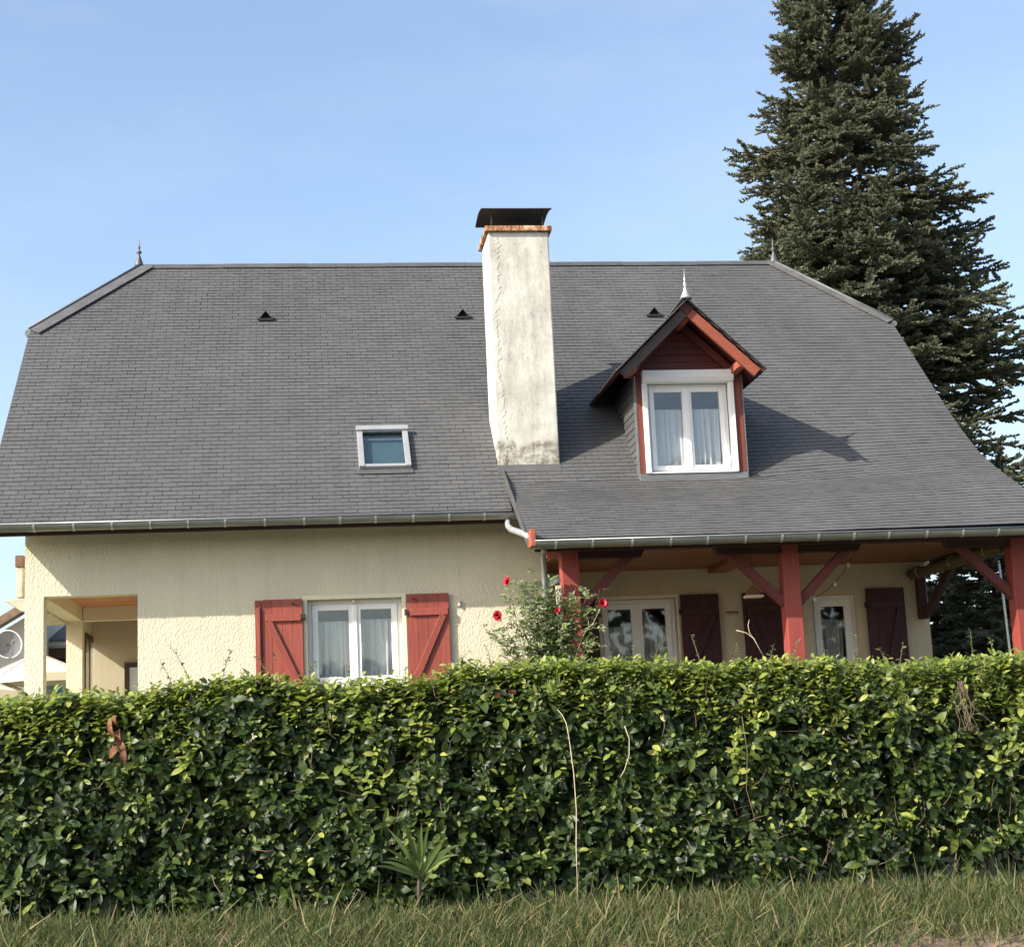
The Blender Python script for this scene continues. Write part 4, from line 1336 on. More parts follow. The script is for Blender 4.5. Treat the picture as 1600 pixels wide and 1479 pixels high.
def hedge_shoots():
    P, O = [], []
    # front
    n = 3300
    x = rng.uniform(HX0, HX1, n)
    t = rng.uniform(0, 1, n) ** 0.92
    tz = topz(x)
    z = 0.40 + t * (tz - 0.46)
    thin = (z < 1.2) & (x > 3.0) & (rng.random(n) < 0.5)
    thin |= (z < 0.6) & (rng.random(n) < 0.3)
    d = wob(x, z)
    round_ = np.clip((z - (tz - 0.30)) / 0.30, 0, 1) ** 2 * 0.22
    y = HF + 0.11 * d + round_ + rng.uniform(-0.05, 0.10, n)
    keep = ~thin
    P.append(np.stack([x, y, z], 1)[keep])
    o = np.stack([rng.normal(0, .35, n), -np.ones(n), 0.10 + 0.9 * round_ / 0.22 + rng.normal(0, .35, n)], 1)
    O.append(o[keep])
    # top
    n = 1300
    x = rng.uniform(HX0, HX1, n)
    y = rng.uniform(HF + 0.1, HB, n)
    z = topz(x) - 0.05 + 0.05 * wob(x * 1.3, y * 2) + rng.uniform(-0.09, 0.06, n)
    P.append(np.stack([x, y, z], 1))
    O.append(np.stack([rng.normal(0, .45, n), rng.normal(-.25, .45, n), np.ones(n)], 1))
    # back
    n = 500
    x = rng.uniform(HX0, HX1, n)
    z = rng.uniform(0.5, 2.2, n)
    P.append(np.stack([x, np.full(n, HB) + 0.06 * wob(x, z, 2), z], 1))
    O.append(np.stack([rng.normal(0, .35, n), np.ones(n), rng.normal(.2, .3, n)], 1))
    return np.concatenate(P), nrm_(np.concatenate(O))
SP, SO = hedge_shoots()
def shoots_to_leaves(SP, SO, nl, lmin, lmax, stem):
    P, D, Nn, Sz = [], [], [], []
    ns = len(SP)
    up = np.array([0, 0, 1.0])
    sd = nrm_(SO + up * 0.35)
    a0 = rng.uniform(0, 6.28, ns)
    h = nrm_(np.cross(sd, rng.normal(size=(ns, 3))))
    g = np.cross(sd, h)
    ln = rng.uniform(0.8, 1.2, ns) * stem
    for k in range(nl):
        t = (k + 0.5) / nl
        a = a0 + k * 2.4 + rng.normal(0, .25, ns)
        rad = h * np.cos(a)[:, None] + g * np.sin(a)[:, None]
        p = SP + sd * (ln * (t - 0.75))[:, None]
        open_ = (1.25 - 0.75 * t)
        d = nrm_(rad * (open_ + .15) + sd * (0.15 + 0.6 * t) - up * 0.34 + rng.normal(0, .12, (ns, 3)))
        n_ = nrm_(sd - d * np.sum(sd * d, 1)[:, None] + rng.normal(0, .22, (ns, 3)) + up * 0.15)
        s = rng.uniform(lmin, lmax, ns) * (0.75 + 0.5 * np.sin(math.pi * min(1, t * 1.15 + .1)))
        P.append(p); D.append(d); Nn.append(n_); Sz.append(s)
    return np.concatenate(P), np.concatenate(D), np.concatenate(Nn), np.concatenate(Sz)
LP, LD, LN, LS = shoots_to_leaves(SP, SO, 9, 0.062, 0.138, 0.18)
# smaller leaves where privet and box have grown into the end of the hedge
fine = (LP[:, 0] > 5.0) & (LP[:, 2] > 1.95) & (rng.random(len(LP)) < 0.8)
keep = ~fine
LP, LD, LN, LS = LP[keep], LD[keep], LN[keep], LS[keep]
# inner leaves that close the hedge
n = 24000
x = rng.uniform(HX0, HX1, n)
yy = rng.uniform(HF + 0.12, HB - 0.1, n)
zz = 0.5 + rng.uniform(0, 1, n) ** 0.85 * (topz(x) - 0.65)
keep = ~((x > 3.0) & (zz < 1.35) & (rng.random(n) < 0.55))
IP = np.stack([x, yy, zz], 1)[keep]
n = len(IP)
ID = nrm_(np.stack([rng.normal(0, 1, n), rng.normal(-.6, .8, n), rng.normal(-.3, .6, n)], 1))
IN = nrm_(np.stack([rng.normal(0, .5, n), rng.normal(-.7, .5, n), rng.normal(.5, .5, n)], 1))
IS = rng.uniform(0.11, 0.19, n)
# the 300 leaves that show largest: nearest the lens, low on the open face
score = LP[:, 1] - 0.02 * LS / 0.1 + np.where((LP[:, 0] > -2.3) & (LP[:, 0] < 6.2) & (LP[:, 2] > 0.85), 0, 5) - 3.0 * (LS - 0.1)
order = np.argsort(score)
big, rest = order[:300], order[300:]
leaf_me = []
for v, f in LB:
    me = fast_mesh('leaf', v * np.array([1, 1, 1]), f, True)
    me.materials.append(M['laurel'])
    leaf_me.append(me)
for i in big:
    d = Vector(LD[i]).normalized()
    x_ = d.cross(Vector(LN[i])).normalized()
    z_ = x_.cross(d)
    o = link('leaf', leaf_me[i % 3], None, hedge)
    mt = Matrix((x_, d, z_)).transposed().to_4x4()
    o.rotation_euler = mt.to_euler()
    o.scale = (LS[i],) * 3
    o.location = Vector(LP[i] - og_h)
def foliage(name, groups, mat, parent):
    Vs, Fs, off = [], [], 0
    for (bv, bf), P, D, Nn, sz in groups:
        if not len(P): continue
        V, F = scatter(bv, bf, P, D, Nn, sz)
        Vs.append(V); Fs.append(F + off)
        off += len(V)
    me = fast_mesh(name, np.concatenate(Vs) - np.array(origin(parent)), np.concatenate(Fs), True)
    return tag(link(name, me, mat, parent), kind='stuff')
sel = [rest[rest % 3 == k] for k in range(3)]
foliage('foliage', [(LB[k], LP[s_], LD[s_], LN[s_], LS[s_]) for k, s_ in enumerate(sel)] + [(LBS, IP, ID, IN, IS)], M['laurel'], hedge)
# young growth on the crest and in climbing patches; its yellow-green also carries sunlight
P, O = [], []
n = 4400
x = rng.uniform(HX0, HX1, n)
y = HF + 0.02 + 0.6 * rng.uniform(0, 1, n) ** 1.4
dn_ = np.where(rng.random(n) < 0.42, rng.exponential(0.12, n), 0.0)
y = np.where(dn_ > 0, HF + 0.20 * np.exp(-dn_ / 0.12) - 0.03, y)
z = topz(x) + rng.uniform(-0.08, 0.07, n) - dn_
k = rng.random(n) < np.where(x > 1.2, 1.0, 0.62)
P.append(np.stack([x, y, z], 1)[k]); O.append(np.stack([rng.normal(-.3, .4, n), rng.normal(-.4, .4, n), np.ones(n)], 1)[k])
for (cx, cz, sx, sz, m) in ((4.95, 1.98, .06, .16, 26), (4.72, 1.75, .12, .1, 10), (6.15, 1.9, .12, .16, 22), (6.0, 1.55, .1, .06, 8), (0.45, 1.72, .08, .22, 22), (3.6, 1.75, .06, .2, 18), (-1.0, 1.75, .05, .2, 12), (0.9, 1.0, .1, .1, 10), (4.6, 1.05, .3, .1, 10), (2.0, 2.2, .2, .05, 8)):
    m = max(3, m // 2)
    P.append(np.stack([rng.normal(cx, sx, m), HF - 0.09 + rng.normal(0, .03, m), rng.normal(cz, sz, m)], 1))
    O.append(np.stack([rng.normal(0, .4, m), -np.ones(m), rng.normal(.5, .3, m)], 1))
n = 520  # scattered pale leaves stand in for ones that catch the sun
x = -3 + 10 * rng.uniform(0, 1, n) ** 0.7
z = rng.uniform(0.7, 2.25, n)
P.append(np.stack([x, HF - 0.03 + 0.11 * wob(x, z) + rng.uniform(-.05, .06, n), z], 1))
O.append(np.stack([rng.normal(-.5, .4, n), -np.ones(n), rng.normal(.5, .4, n)], 1))
single_ = np.concatenate([np.ones(sum(len(q) for q in P[:-1]), bool), np.zeros(n, bool)])
yp, yd, yn, ysz = shoots_to_leaves(np.concatenate(P), nrm_(np.concatenate(O)), 6, 0.05, 0.10, 0.13)
kk = np.tile(single_, 6) | (rng.random(len(yp)) < 0.20)
yp, yd, yn, ysz = yp[kk], yd[kk], yn[kk], ysz[kk]
foliage('young_sunlit_foliage', [(LB[0], yp, yd, yn, ysz)], M['young'], hedge)
# small-leaved growth in the end of the hedge
n = 1500
x = np.where(rng.random(n) < 0.75, rng.uniform(4.9, HX1, n), rng.uniform(1.6, 5, n))
y = rng.uniform(HF - 0.03, HF + 0.75, n)
front_ = rng.random(n) < 0.35
z = np.where(front_, rng.uniform(1.85, 2.3, n), topz(x) + rng.uniform(-0.10, 0.07, n))
y = np.where(front_, HF - 0.04 + rng.uniform(-.05, .1, n) + 0.1 * wob(x, z), y)
fp, fd_, fn_, fs = shoots_to_leaves(np.stack([x, y, z], 1), nrm_(np.stack([rng.normal(0, .5, n), np.where(front_, -1.0, -0.2), rng.uniform(.2, 1.2, n)], 1)), 8, 0.022, 0.042, 0.11)
foliage('small_foliage', [(LBS, fp, fd_, fn_, fs)], M['small'], hedge)
# bare stems inside and at the foot
mb = MB()
for i in range(150):
    x = rnd.uniform(HX0, HX1) if i < 90 else rnd.uniform(2.8, 7)
    y = rnd.uniform(HF + 0.12, HB - 0.1)
    h = rnd.uniform(0.7, 1.6)
    pts, p = [], Vector((x, y, 0.30))
    for k in range(5):
        pts.append(p.copy())
        p = p + Vector((rnd.gauss(0, .06), rnd.gauss(0, .04), h / 4))
    r0 = rnd.uniform(0.004, 0.011)
    mb.tube(pts, [r0, r0 * .9, r0 * .8, r0 * .6, r0 * .4], 5)
tag(build('stems', mb, M['twig'], hedge), kind='stuff')

mb = MB()
for i in range(120):
    x, z = rnd.uniform(-3, 7), rnd.uniform(0.6, 2.2)
    if i % 3 == 0: x, z = rnd.uniform(3, 6.6), rnd.uniform(0.5, 1.5)
    p = Vector((x, HF - 0.02 + rnd.uniform(-.06, .08), z))
    d = Vector((rnd.gauss(0, .6), rnd.gauss(-.25, .2), rnd.gauss(0.5, .6))).normalized()
    pts = [p]
    for k in range(4):
        pts.append(pts[-1] + (d + Vector((rnd.gauss(0, .2), rnd.gauss(0, .1), rnd.gauss(0, .2)))) * rnd.uniform(.03, .09))
    mb.tube(pts, [.0035, .0032, .0028, .002, .0012], 4)
tag(build('twigs', mb, M['drystem'], hedge), kind='stuff')

# shoots that stand up out of the hedge
def spray(name, parent, base, tip, bend, nleaf, lsz, matl, mats, r=0.0035):
    base, tip = Vector(base), Vector(tip)
    mid = (base + tip) / 2 + Vector(bend)
    pts = []
    for k in range(7):
        t = k / 6
        pts.append(base * (1 - t) ** 2 + mid * 2 * t * (1 - t) + tip * t * t)
    sp = part(name, parent, base)
    build('stem', MB().tube(pts, [r, r, r * .9, r * .8, r * .7, r * .55, r * .35], 5), M[mats], sp)
    P, D, Nn, Z = [], [], [], []
    for k in range(nleaf):
        t = 0.25 + 0.75 * (k + .5) / nleaf
        q = pts[0] * (1 - t) ** 2 + mid * 2 * t * (1 - t) + pts[-1] * t * t
        side = Vector((rnd.gauss(0, 1), rnd.gauss(0, .7), rnd.gauss(0.25, .5))).normalized()
        P.append(q); D.append(side); Nn.append(Vector((rnd.gauss(0, .4), rnd.gauss(-.3, .4), 1)).normalized()); Z.append(lsz * rnd.uniform(.6, 1.25))
    V, F = scatter(LBS[0], LBS[1], np.array(P), np.array(D), np.array(Nn), np.array(Z))
    me = fast_mesh('shoot_leaves', V - np.array(origin(sp)), F, True)
    tag(link('shoot_leaves', me, M[matl], sp), kind='stuff')
for (x, h, dx_, nl) in ((-0.95, .35, -.22, 16), (-0.75, .28, .1, 14), (-1.15, .22, -.1, 12), (-0.45, .22, .15, 12), (-0.25, .25, -.2, 14), (-0.05, .2, .1, 14), (0.35, .16, -.05, 12), (0.75, .16, .08, 12), (1.25, .16, .1, 12), (1.55, .2, -.05, 12),
                        (2.75, .22, .05, 10), (2.95, .26, .1, 12), (3.12, .18, -.05, 10), (3.42, .32, -.08, 12), (3.62, .2, .08, 12), (3.95, .2, .1, 10), (4.25, .24, .05, 12), (4.45, .22, .03, 10), (4.72, .28, .04, 16), (5.15, .24, .1, 12), (5.05, .18, -.06, 10), (5.85, .3, .02, 16), (6.1, .2, -.05, 14), (-1.7, .08, .1, 10), (-2.2, .06, -.05, 10)):
    zt = float(topz(np.array(x))) - 0.08
    spray('shoot', hedge, (x, 13.75, zt), (x + dx_, 13.72 + rnd.gauss(0, .05), zt + h + .1), (rnd.gauss(0, .04), 0, .05), nl, 0.042, 'small' if x > 2 or x < 0.2 else 'young', 'twig')

# single remarkable stems and leaves
vine = build('vine_stem', MB().tube([(2.02, 13.26, 2.02), (2.06, 13.25, 1.97), (2.085, 13.23, 1.90), (2.10, 13.22, 1.78), (2.122, 13.205, 1.5), (2.131, 13.22, 1.2), (2.115, 13.23, 0.9), (2.11, 13.25, 0.38)], [0.0025, 0.0036, 0.0036, 0.0037, 0.0038, 0.004, 0.004, 0.0042], 7), M['stem'], None, smooth=True)
tag(vine, 'long pale bare stem hanging straight down the hedge face', 'stem')
t2 = build('dangling_twig', MB().tube([(2.58, 13.26, 1.86), (2.61, 13.25, 1.75), (2.60, 13.24, 1.62), (2.555, 13.25, 1.5), (2.52, 13.28, 1.44)], 0.0035, 6), M['stem'], None, smooth=True)
tag(t2, 'short curved twig hanging on the hedge near the long pale stem', 'twig')
t3 = build('thin_stem', MB().tube([(3.58, 13.24, 1.9), (3.6, 13.22, 1.6), (3.57, 13.22, 1.3), (3.63, 13.24, 1.05), (3.58, 13.28, 0.9)], 0.0026, 6), M['drystem'], None, smooth=True)
tag(t3, 'thin wavy pale stem low on the hedge below the porch window', 'stem')
t4 = build('dry_twig', MB().tube([(3.84, 14.2, 2.69), (3.93, 14.2, 2.665), (4.0, 14.2, 2.61), (4.10, 14.2, 2.40)], [0.003, .004, .0045, .005], 6).tube([(4.01, 14.2, 2.6), (3.965, 14.2, 2.66), (3.955, 14.2, 2.73), (3.97, 14.2, 2.78)], [.004, .0035, .003, .002], 6), M['stem'], None, smooth=True)
tag(t4, 'bare forked dry twig sticking up from the hedge before a dark shutter', 'twig')
rt = part('dry_roots', hedge, (5.6, 13.3, 1.9))
mb = MB()
for i in range(10):
    x = 5.55 + rnd.gauss(0, .02)
    pts = [Vector((x, 13.28, 2.12))]
    for k in range(5):
        pts.append(pts[-1] + Vector((rnd.gauss(.012, .03), rnd.gauss(0, .01), -0.085)))
    mb.tube(pts, 0.0028, 5)
build('root_bundle', mb, M['drystem'], rt)
# dead leaves caught on the hedge face
for k in range(9):
    bv, bf = leaf_base(1, 0.52, 0.4, rnd.uniform(.2, .8), 7)
    bv = bv + np.array([[0.05 * math.sin(3 * t_ + k), 0, 0.07 * math.sin(9 * q_ + 4 * t_ + k)] for q_, t_, _ in bv])
    L = rnd.uniform(.09, .13)
    me = fast_mesh('dead_leaf', bv * L, bf, True)
    o = link('dead_leaf', me, M['dead'], hedge)
    x, z = -1.60 + 0.012 * k + rnd.gauss(0, .02), 2.12 - 0.035 * k
    d = Vector((rnd.gauss(0.05, .4), -0.25, -0.9)).normalized()
    nv = Vector((rnd.gauss(0, .6), -1, 0.2)).normalized()
    x_ = d.cross(nv).normalized()
    o.rotation_euler = Matrix((x_, d, x_.cross(d))).transposed().to_euler()
    o.location = Vector((x, 13.23 - 0.006 * k, z)) - Vector(og_h)
dv, df, dd = [], [], []
P = np.array([(1.55, 13.25, 2.18), (1.62, 13.24, 2.17), (1.68, 13.25, 2.19), (1.45, 13.26, 2.20), (3.2, 13.25, 2.1), (4.15, 13.2, 1.78), (1.2, 13.25, 2.2), (3.75, 13.2, 2.15)])
foliage('withered_leaves', [(LB[1], P, nrm_(rng.normal(size=(8, 3)) * [1, .5, .5]), nrm_(rng.normal(size=(8, 3)) * .6 + [0, -1, .6]), rng.uniform(.05, .085, 8))], M['dead'], hedge)

# sword-leaved plant at the foot of the hedge
yu = empty('yucca_plant', (0.83, 13.16, 0.42), 'spiky sword-leaved plant at the foot of the hedge', 'plant')
build('trunk', MB().tube([(0.83, 13.34, 0.36), (0.825, 13.30, 0.6), (0.83, 13.22, 0.80)], [0.02, 0.018, 0.016], 8), M['bark'], yu, smooth=True)
for k in range(19):
    a = -1.25 + 2.5 * k / 18 + rnd.gauss(0, .07)
    L = rnd.uniform(0.27, 0.46)
    d0 = Vector((math.sin(a), -0.30 + 0.22 * (k % 3 - 1), math.cos(a) + .1)).normalized()
    mb = MB()
    side = d0.cross(Vector((0, -1, 0.2))).normalized()
    p = Vector((0.83 + 0.02 * math.sin(a), 13.20, 0.79 + rnd.uniform(-.05, .03)))
    bend = rnd.uniform(.15, .7)
    for i in range(8):
        t = i / 7
        w = 0.016 * (1 - t) ** 0.6 * (0.6 + 0.8 * min(t * 3, 1)) + 0.0005
        mb.v += [tuple(p - side * w), tuple(p + Vector((0, 0.006, -.003)) * (1 - t)), tuple(p + side * w)]
        p = p + (d0 + Vector((0, -0.1, -bend * t * t * (0.3 + abs(math.sin(a)))))) * (L / 7)
    for i in range(7):
        for j in range(2):
            q = i * 3 + j
            mb.f.append((q, q + 1, q + 4, q + 3))
    build('leaf', mb, M['spike'], yu, smooth=True)

# climbing rose by the porch post
rose = empty('rose_bush', (2.8, 18.35, 1.5), 'loose climbing rose bush with red flowers beside the porch post', 'rose bush')
def rose_sz():
    P, D, Nn, Z = [], [], [], []
    canes = []
    targets = []
    for i in range(52):
        u, v = rnd.uniform(-1, 1), rnd.uniform(0, 1)
        zc = 2.6 + 1.12 * v
        wmax = 0.30 + 0.32 * math.sin(math.pi * min(1, v * 1.05)) if True else 0
        x = 2.63 + u * wmax + (0.12 if u > 0 else 0)
        targets.append((x, 18.35 + rnd.gauss(0, .12), zc))
    targets += [(2.29, 18.35, 3.62), (2.16, 18.35, 3.26), (3.34, 18.3, 3.30), (3.2, 18.3, 3.45), (3.1, 18.3, 3.4), (3.05, 18.3, 3.2), (3.15, 18.3, 3.25), (2.45, 18.35, 3.70), (2.6, 18.35, 3.78), (3.36, 18.3, 3.52)]
    targets += [(2.95 + rnd.gauss(0, .12), 18.3, 3.25 + rnd.gauss(0, .12)) for _ in range(10)]
    targets += [(2.68 + rnd.gauss(0, .1), 18.3, 3.45 + rnd.gauss(0, .14)) for _ in range(12)]
    for t in targets:
        b = Vector((2.75 + rnd.gauss(0, .12), 18.38 + rnd.gauss(0, .05), 1.5))
        tip = Vector(t)
        mid = Vector((b.x * .7 + tip.x * .3, 18.38, (b.z + tip.z) / 2 + .35))
        pts = [b * (1 - s) ** 2 + mid * 2 * s * (1 - s) + tip * s * s for s in lin(0, 1, 9)]
        canes.append(pts)
        n_l = rnd.randint(10, 16)
        for k in range(n_l):
            s = 0.50 + 0.50 * k / (n_l - 1)
            q = b * (1 - s) ** 2 + mid * 2 * s * (1 - s) + tip * s * s
            ax = Vector((rnd.gauss(0, 1), rnd.gauss(-.3, .7), rnd.gauss(.1, .5))).normalized()
            up = Vector((rnd.gauss(0, .4), rnd.gauss(-.4, .4), 1)).normalized()
            sd = ax.cross(up).normalized()
            Ln = rnd.uniform(.07, .11)
            for m, (tt, sg) in enumerate(((.4, 1), (.4, -1), (.75, 1), (.75, -1), (1, 0))):
                P.append(q + ax * Ln * tt)
                D.append(ax * (.5 if sg else 1) + sd * sg)
                Nn.append(up + Vector((rnd.gauss(0, .2), rnd.gauss(0, .2), 0)))
                Z.append(rnd.uniform(.042, .070))
    mb = MB()
    for pts in canes:
        mb.tube(pts, [.008, .007, .006, .005, .004, .0035, .003, .002, .0015], 4)
    tag(build('canes', mb, M['cane'], rose), kind='stuff')
    V, F = scatter(LBS[0], LBS[1], np.array(P), np.array(D), np.array(Nn), np.array(Z))
    me = fast_mesh('rose_leaves', V - np.array(origin(rose)), F, True)
    tag(link('rose_leaves', me, M['roseleaf'], rose), kind='stuff')
rose_sz()
build('cane', MB().tube([(3.02, 18.3, 2.72), (3.12, 18.28, 2.98), (3.2, 18.28, 3.08), (3.25, 18.28, 3.12), (3.345, 18.27, 3.30)], 0.006, 6).tube([(3.2, 18.28, 3.08), (3.2, 18.28, 3.16), (3.17, 18.28, 3.24)], 0.004, 6), M['stem'], rose, smooth=True)
def flower(c, r, face=(0, -1, 0.25)):
    fl = part('flower', rose, c)
    fw = Vector(face).normalized()
    ux = fw.cross(Vector((0, 0, 1))).normalized()
    uz = ux.cross(fw)
    for ring, (nk, rr, tilt) in enumerate(((6, 1.0, 0.15), (5, .82, .6), (4, .6, 1.0), (3, .42, 1.35))):
        for k in range(nk):
            a = 6.283 * k / nk + ring * .6 + rnd.gauss(0, .15)
            tl = tilt + rnd.gauss(0, .15)
            out = ux * math.cos(a) + uz * math.sin(a)
            d = (out * math.cos(tl) + fw * math.sin(tl)).normalized()
            s_ = d.cross(fw).normalized()
            L = r * rr * rnd.uniform(.8, 1.15)
            mb = MB()
            for i in range(4):
                t = i / 3
                w = L * 0.6 * math.sin(math.pi * (0.14 + 0.70 * t))
                p = Vector(c) + d * L * t + fw * L * (0.45 * t - 0.35 * t * t)
                mb.v += [tuple(p - s_ * w + fw * .35 * w), tuple(p), tuple(p + s_ * w + fw * .35 * w)]
            for i in range(3):
                for j in range(2):
                    q = i * 3 + j
                    mb.f.append((q, q + 1, q + 4, q + 3))
            build('petal', mb, M['petal'], fl, smooth=True)
flower((2.275, 18.2, 3.637), .060, (-.8, -.5, .3))
flower((2.14, 18.2, 3.254), .058, (-.5, -.8, -.3))
flower((3.356, 18.2, 3.34), .066, (.2, -1, .3))
flower((2.83, 18.2, 3.28), .035)

# grass and weeds on the bank and along the foot of the hedge
n = 80000
x = rng.uniform(-4, 8.5, n)
y = 12.35 + rng.uniform(0, 1, n) ** 0.8 * 1.15
dens = 0.75 + 0.35 * np.sin(x * 1.7) * np.sin(y * 5 + x)
k = rng.random(n) < dens
x, y = x[k], y[k]
z = np.array([surf_z(a, b) for a, b in zip(x, y)])
n = len(x)
gb_v = np.array([(-.035, 0, 0), (.035, 0, 0), (-.028, .5, -.04), (.028, .5, -.04), (0, 1, -.22)])
gb_f = np.array([(0, 1, 3, 2), (2, 3, 4, 4)])
gb_v = np.array([(-.022, 0, 0), (.022, 0, 0), (.018, .5, -.06), (-.018, .5, -.06), (.003, 1, -.34), (-.003, 1, -.34)])
gb_f = np.array([(0, 1, 2, 3), (3, 2, 4, 5)])
D = nrm_(np.stack([rng.normal(0, .7, n), rng.normal(-.2, .55, n), np.ones(n)], 1))
Nn = nrm_(np.stack([rng.normal(0, 1, n), rng.normal(-1, .6, n), rng.normal(0, .2, n)], 1))
V, F = scatter(gb_v, gb_f, np.stack([x, y, z - .01], 1), D, Nn, rng.uniform(.05, .20, n) * np.where(rng.random(n) < .06, 1.8, 1.0))
tag(link('grass', fast_mesh('grass', V, F), M['grass']), kind='stuff')
n = 1300
x = rng.uniform(-3.5, 7.5, n)
y = rng.uniform(12.5, 13.4, n)
z = np.array([surf_z(a, b) for a, b in zip(x, y)]) + 0.04
wp, wd, wn_, ws = shoots_to_leaves(np.stack([x, y, z], 1), nrm_(np.stack([rng.normal(0, .3, n), rng.normal(-.3, .3, n), np.ones(n)], 1)), 7, 0.03, 0.075, 0.10)
V, F = scatter(LBS[0], LBS[1], wp, wd, wn_, ws)
tag(link('weeds', fast_mesh('weeds', V, F, True), M['small']), kind='stuff')

# ------------------------------------------------------------------ the big conifer
def conifer(name, c, zt, prof, n_limb, label, cat, seed, trunk_r=0.24, fine=1.0, z_lo=2.2):
    r_ = np.random.default_rng(seed)
    tr = empty(name, c, label, cat)
    c = Vector(c)
    pts = [c + Vector((0.05 * math.sin(k * .9), 0.04 * math.cos(k * 1.3), (zt - c.z) * k / 12)) for k in range(13)]
    build('trunk', MB().tube(pts, [trunk_r * (1 - k / 12.3) + 0.012 for k in range(13)], 10), M['bark'], tr, smooth=True)
    BV, P, D, Nn, Z = MB(), [], [], [], []
    zs = np.sort(r_.uniform(0, 1, n_limb) ** 0.9)
    for i in range(n_limb):
        z = z_lo + (zt - 0.3 - z_lo) * zs[i]
        az = i * 2.399 + r_.normal(0, .5)
        hx, hy = math.cos(az), math.sin(az)
        R = prof(z, az) * r_.uniform(0.80, 1.02)
        droop = r_.uniform(0.05, 0.26) * (1 if z < zt * .8 else .3)
        h = np.array([hx, hy, 0.0])
        sidev = np.array([-hy, hx, 0.0])
        curve = r_.normal(0, .10)
        def lp(t):
            return np.array([c.x, c.y, z]) + h * R * t + sidev * R * curve * t * t + np.array([0, 0, R * (0.10 * t - droop * t * t * 1.5 + 0.12 * t ** 4)])
        lpts = [lp(t) for t in np.linspace(0, 1, 7)]
        r0 = 0.018 + 0.014 * R
        BV.tube([tuple(p) for p in lpts], [r0 * (1 - .13 * k) for k in range(7)], 4, cap=False)
        nb = int((7 + 5.4 * R) * fine)
        for b in range(nb):
            t = 0.22 + 0.78 * (b + r_.uniform(0, .6)) / nb
            t = min(t, 1.0)
            p0 = lp(t)
            s = 1 if b % 2 else -1
            L = (0.28 + 0.42 * R * (1 - t) ** 0.7 * 0.75) * r_.uniform(.7, 1.2)
            fwd = lp(min(1, t + .05)) - lp(t - .05)
            fwd /= np.linalg.norm(fwd)
            d = fwd * r_.uniform(.55, .95) + sidev * s * r_.uniform(.55, 1.0) + np.array([0, 0, r_.normal(.02, .22)])
            if b == nb - 1: d = fwd + np.array([0, 0, .25])
            d /= np.linalg.norm(d)
            sag = r_.uniform(.05, .3)
            nn = max(4, int(L / 0.056))
            BV.tube([tuple(p0), tuple(p0 + d * L * .5 - np.array([0, 0, sag * L * .12])), tuple(p0 + d * L - np.array([0, 0, sag * L * .35]))], [.010, .007, .004], 3, cap=False)
            sv = np.cross(d, [0, 0, 1.0])
            sv /= np.linalg.norm(sv) + 1e-9
            for q in range(nn):
                u = (q + .6) / nn
                pp = p0 + d * L * u - np.array([0, 0, sag * L * .35 * u * u])
                for sg in (-1, 1, 0, -1.6, 1.6):
                    dd = d * r_.uniform(.5, 1.0) + sv * sg * r_.uniform(.5, 1.0) + np.array([0, 0, r_.normal(.22, .35)])
                    P.append(pp); D.append(dd)
                    Nn.append((r_.normal(0, .5), r_.normal(-.2, .5), 1.0))
                    Z.append(r_.uniform(.055, .105) * (1.25 if sg == 0 and q == nn - 1 else 1))
    tag(build('limbs', BV, M['bark'], tr), kind='stuff')
    # a needle brush: two crossed tapering blades
    w = 0.24
    bv = np.array([(-w * .7, 0, 0), (w * .7, 0, 0), (w, .6, .02), (-w, .6, .02), (w * .45, 1, 0), (-w * .45, 1, 0),
                   (0, 0, -w * .6), (0, 0, w * .6), (0, .6, w * .9), (0, .6, -w * .9), (0, 1, w * .4), (0, 1, -w * .4)])
    bf = np.array([(0, 1, 2, 3), (3, 2, 4, 5), (6, 7, 8, 9), (9, 8, 10, 11)])
    V, F = scatter(bv, bf, np.array(P), np.array(D, float), np.array(Nn, float), np.array(Z))
    me = fast_mesh('crown', V - np.array(c), F)
    o = tag(link('crown', me, M['needles'], tr), kind='stuff')
    return len(P)
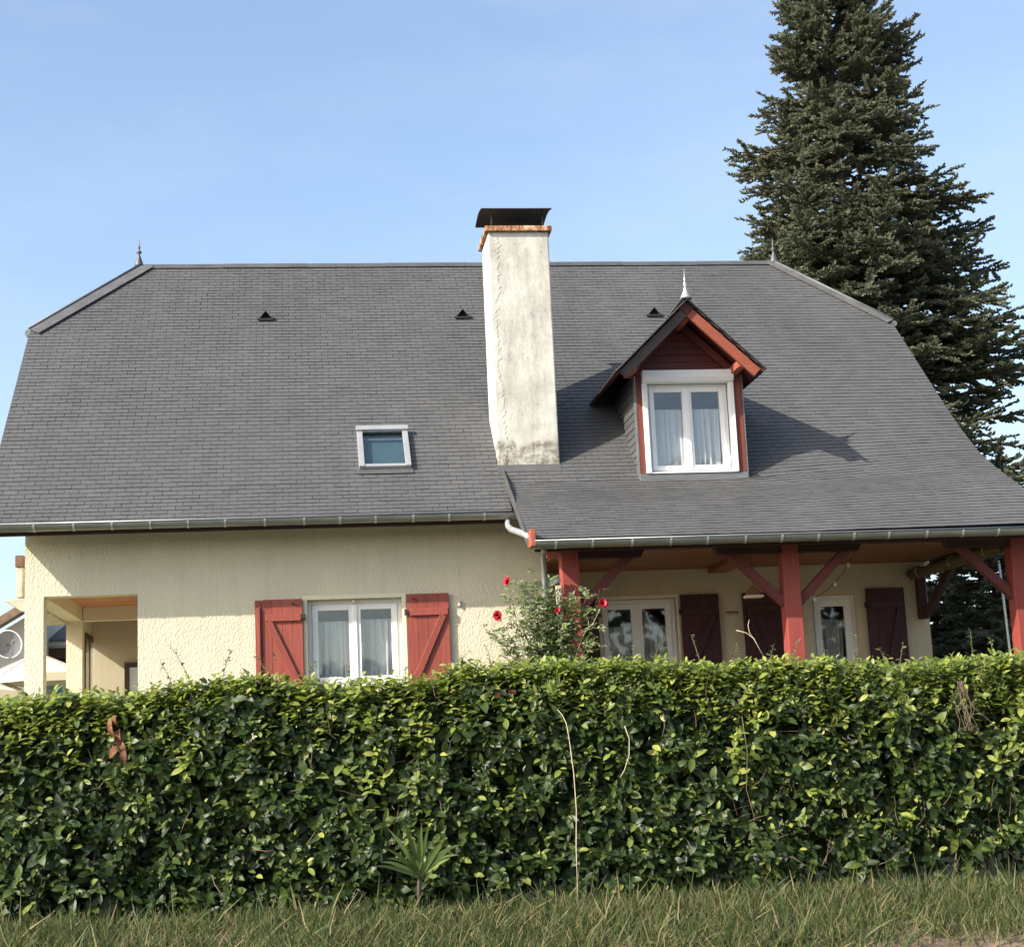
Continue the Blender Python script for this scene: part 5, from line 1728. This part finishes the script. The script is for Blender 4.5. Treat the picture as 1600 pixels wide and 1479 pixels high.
def fir_prof(z, az):
    R = np.interp(z, [2, 5, 7, 9, 11.7, 13.4, 15.7, 18, 19.6], [3.3, 3.5, 3.6, 3.5, 3.25, 2.75, 1.85, .9, .15])
    lean = 1.0 + 0.10 * math.cos(az)
    return R * lean * (0.90 + 0.13 * math.sin(az * 3 + z * 1.7) + 0.08 * math.sin(z * 4.3 + az))
nbr = conifer('fir_tree', (11.65, 32.0, 1.5), 19.7, fir_prof, 520, 'tall dark fir tree rising behind the right end of the roof'.replace('right end of the roof', 'porch end of the roof'), 'tree', 5)
def thuja_prof(z, az):
    R = np.interp(z, [1.5, 3, 4.5, 6], [1.9, 1.8, 1.3, .2])
    return R * (0.9 + 0.15 * math.sin(az * 4 + z))
for k, (x, y, zt, lab) in enumerate(((14.6, 33.5, 6.0, 'dark bushy young conifer growing past the bare white pole'), (17.8, 36.0, 6.6, 'dark bushy conifer at the far end of the garden'), (11.2, 37.0, 5.6, 'dark young conifer in the shade behind the tall fir'), (13.6, 38.5, 7.4, 'dark conifer half hidden between the tall fir and the bushy ones'), (12.75, 28.7, 5.7, 'sunlit bushy conifer seen through the open end of the porch'))):
    nbr += conifer('young_conifer', (x, y, 1.5), zt, thuja_prof, 70, lab, 'tree', 20 + k, 0.10, 0.9, 1.7)
# unseen leafy belt added across the road to block low sky light
n = 30000
x = rng.uniform(-70, 75, n)
h = 4.6 + 8.5 / (1 + np.exp(-(x - 7.5))) + 0.7 * np.sin(x * .21) + 0.4 * np.sin(x * .67 + 1)  # raised on the porch side to darken what its panes reflect
u = rng.uniform(0, 1, n)
z = 0.2 + u * h
y = -17 - rng.uniform(0, 4, n) - 2.5 * (u - .45) ** 2 * 6 + 1.2 * np.sin(x * .5 + z)
D = nrm_(rng.normal(size=(n, 3)) + [0, .3, -.2])
Nn = nrm_(rng.normal(size=(n, 3)) * .7 + [0, .8, .4])
V, F = scatter(LBS[0], LBS[1], np.stack([x, y, z], 1), D, Nn, rng.uniform(0.5, 1.1, n))
tag(link('added_woods', fast_mesh('added_woods', V, F, True), M['laurel']), kind='stuff')
print('needle brushes', nbr, 'leaves', len(LP), 'slates', n_single, len(SF) // 4)
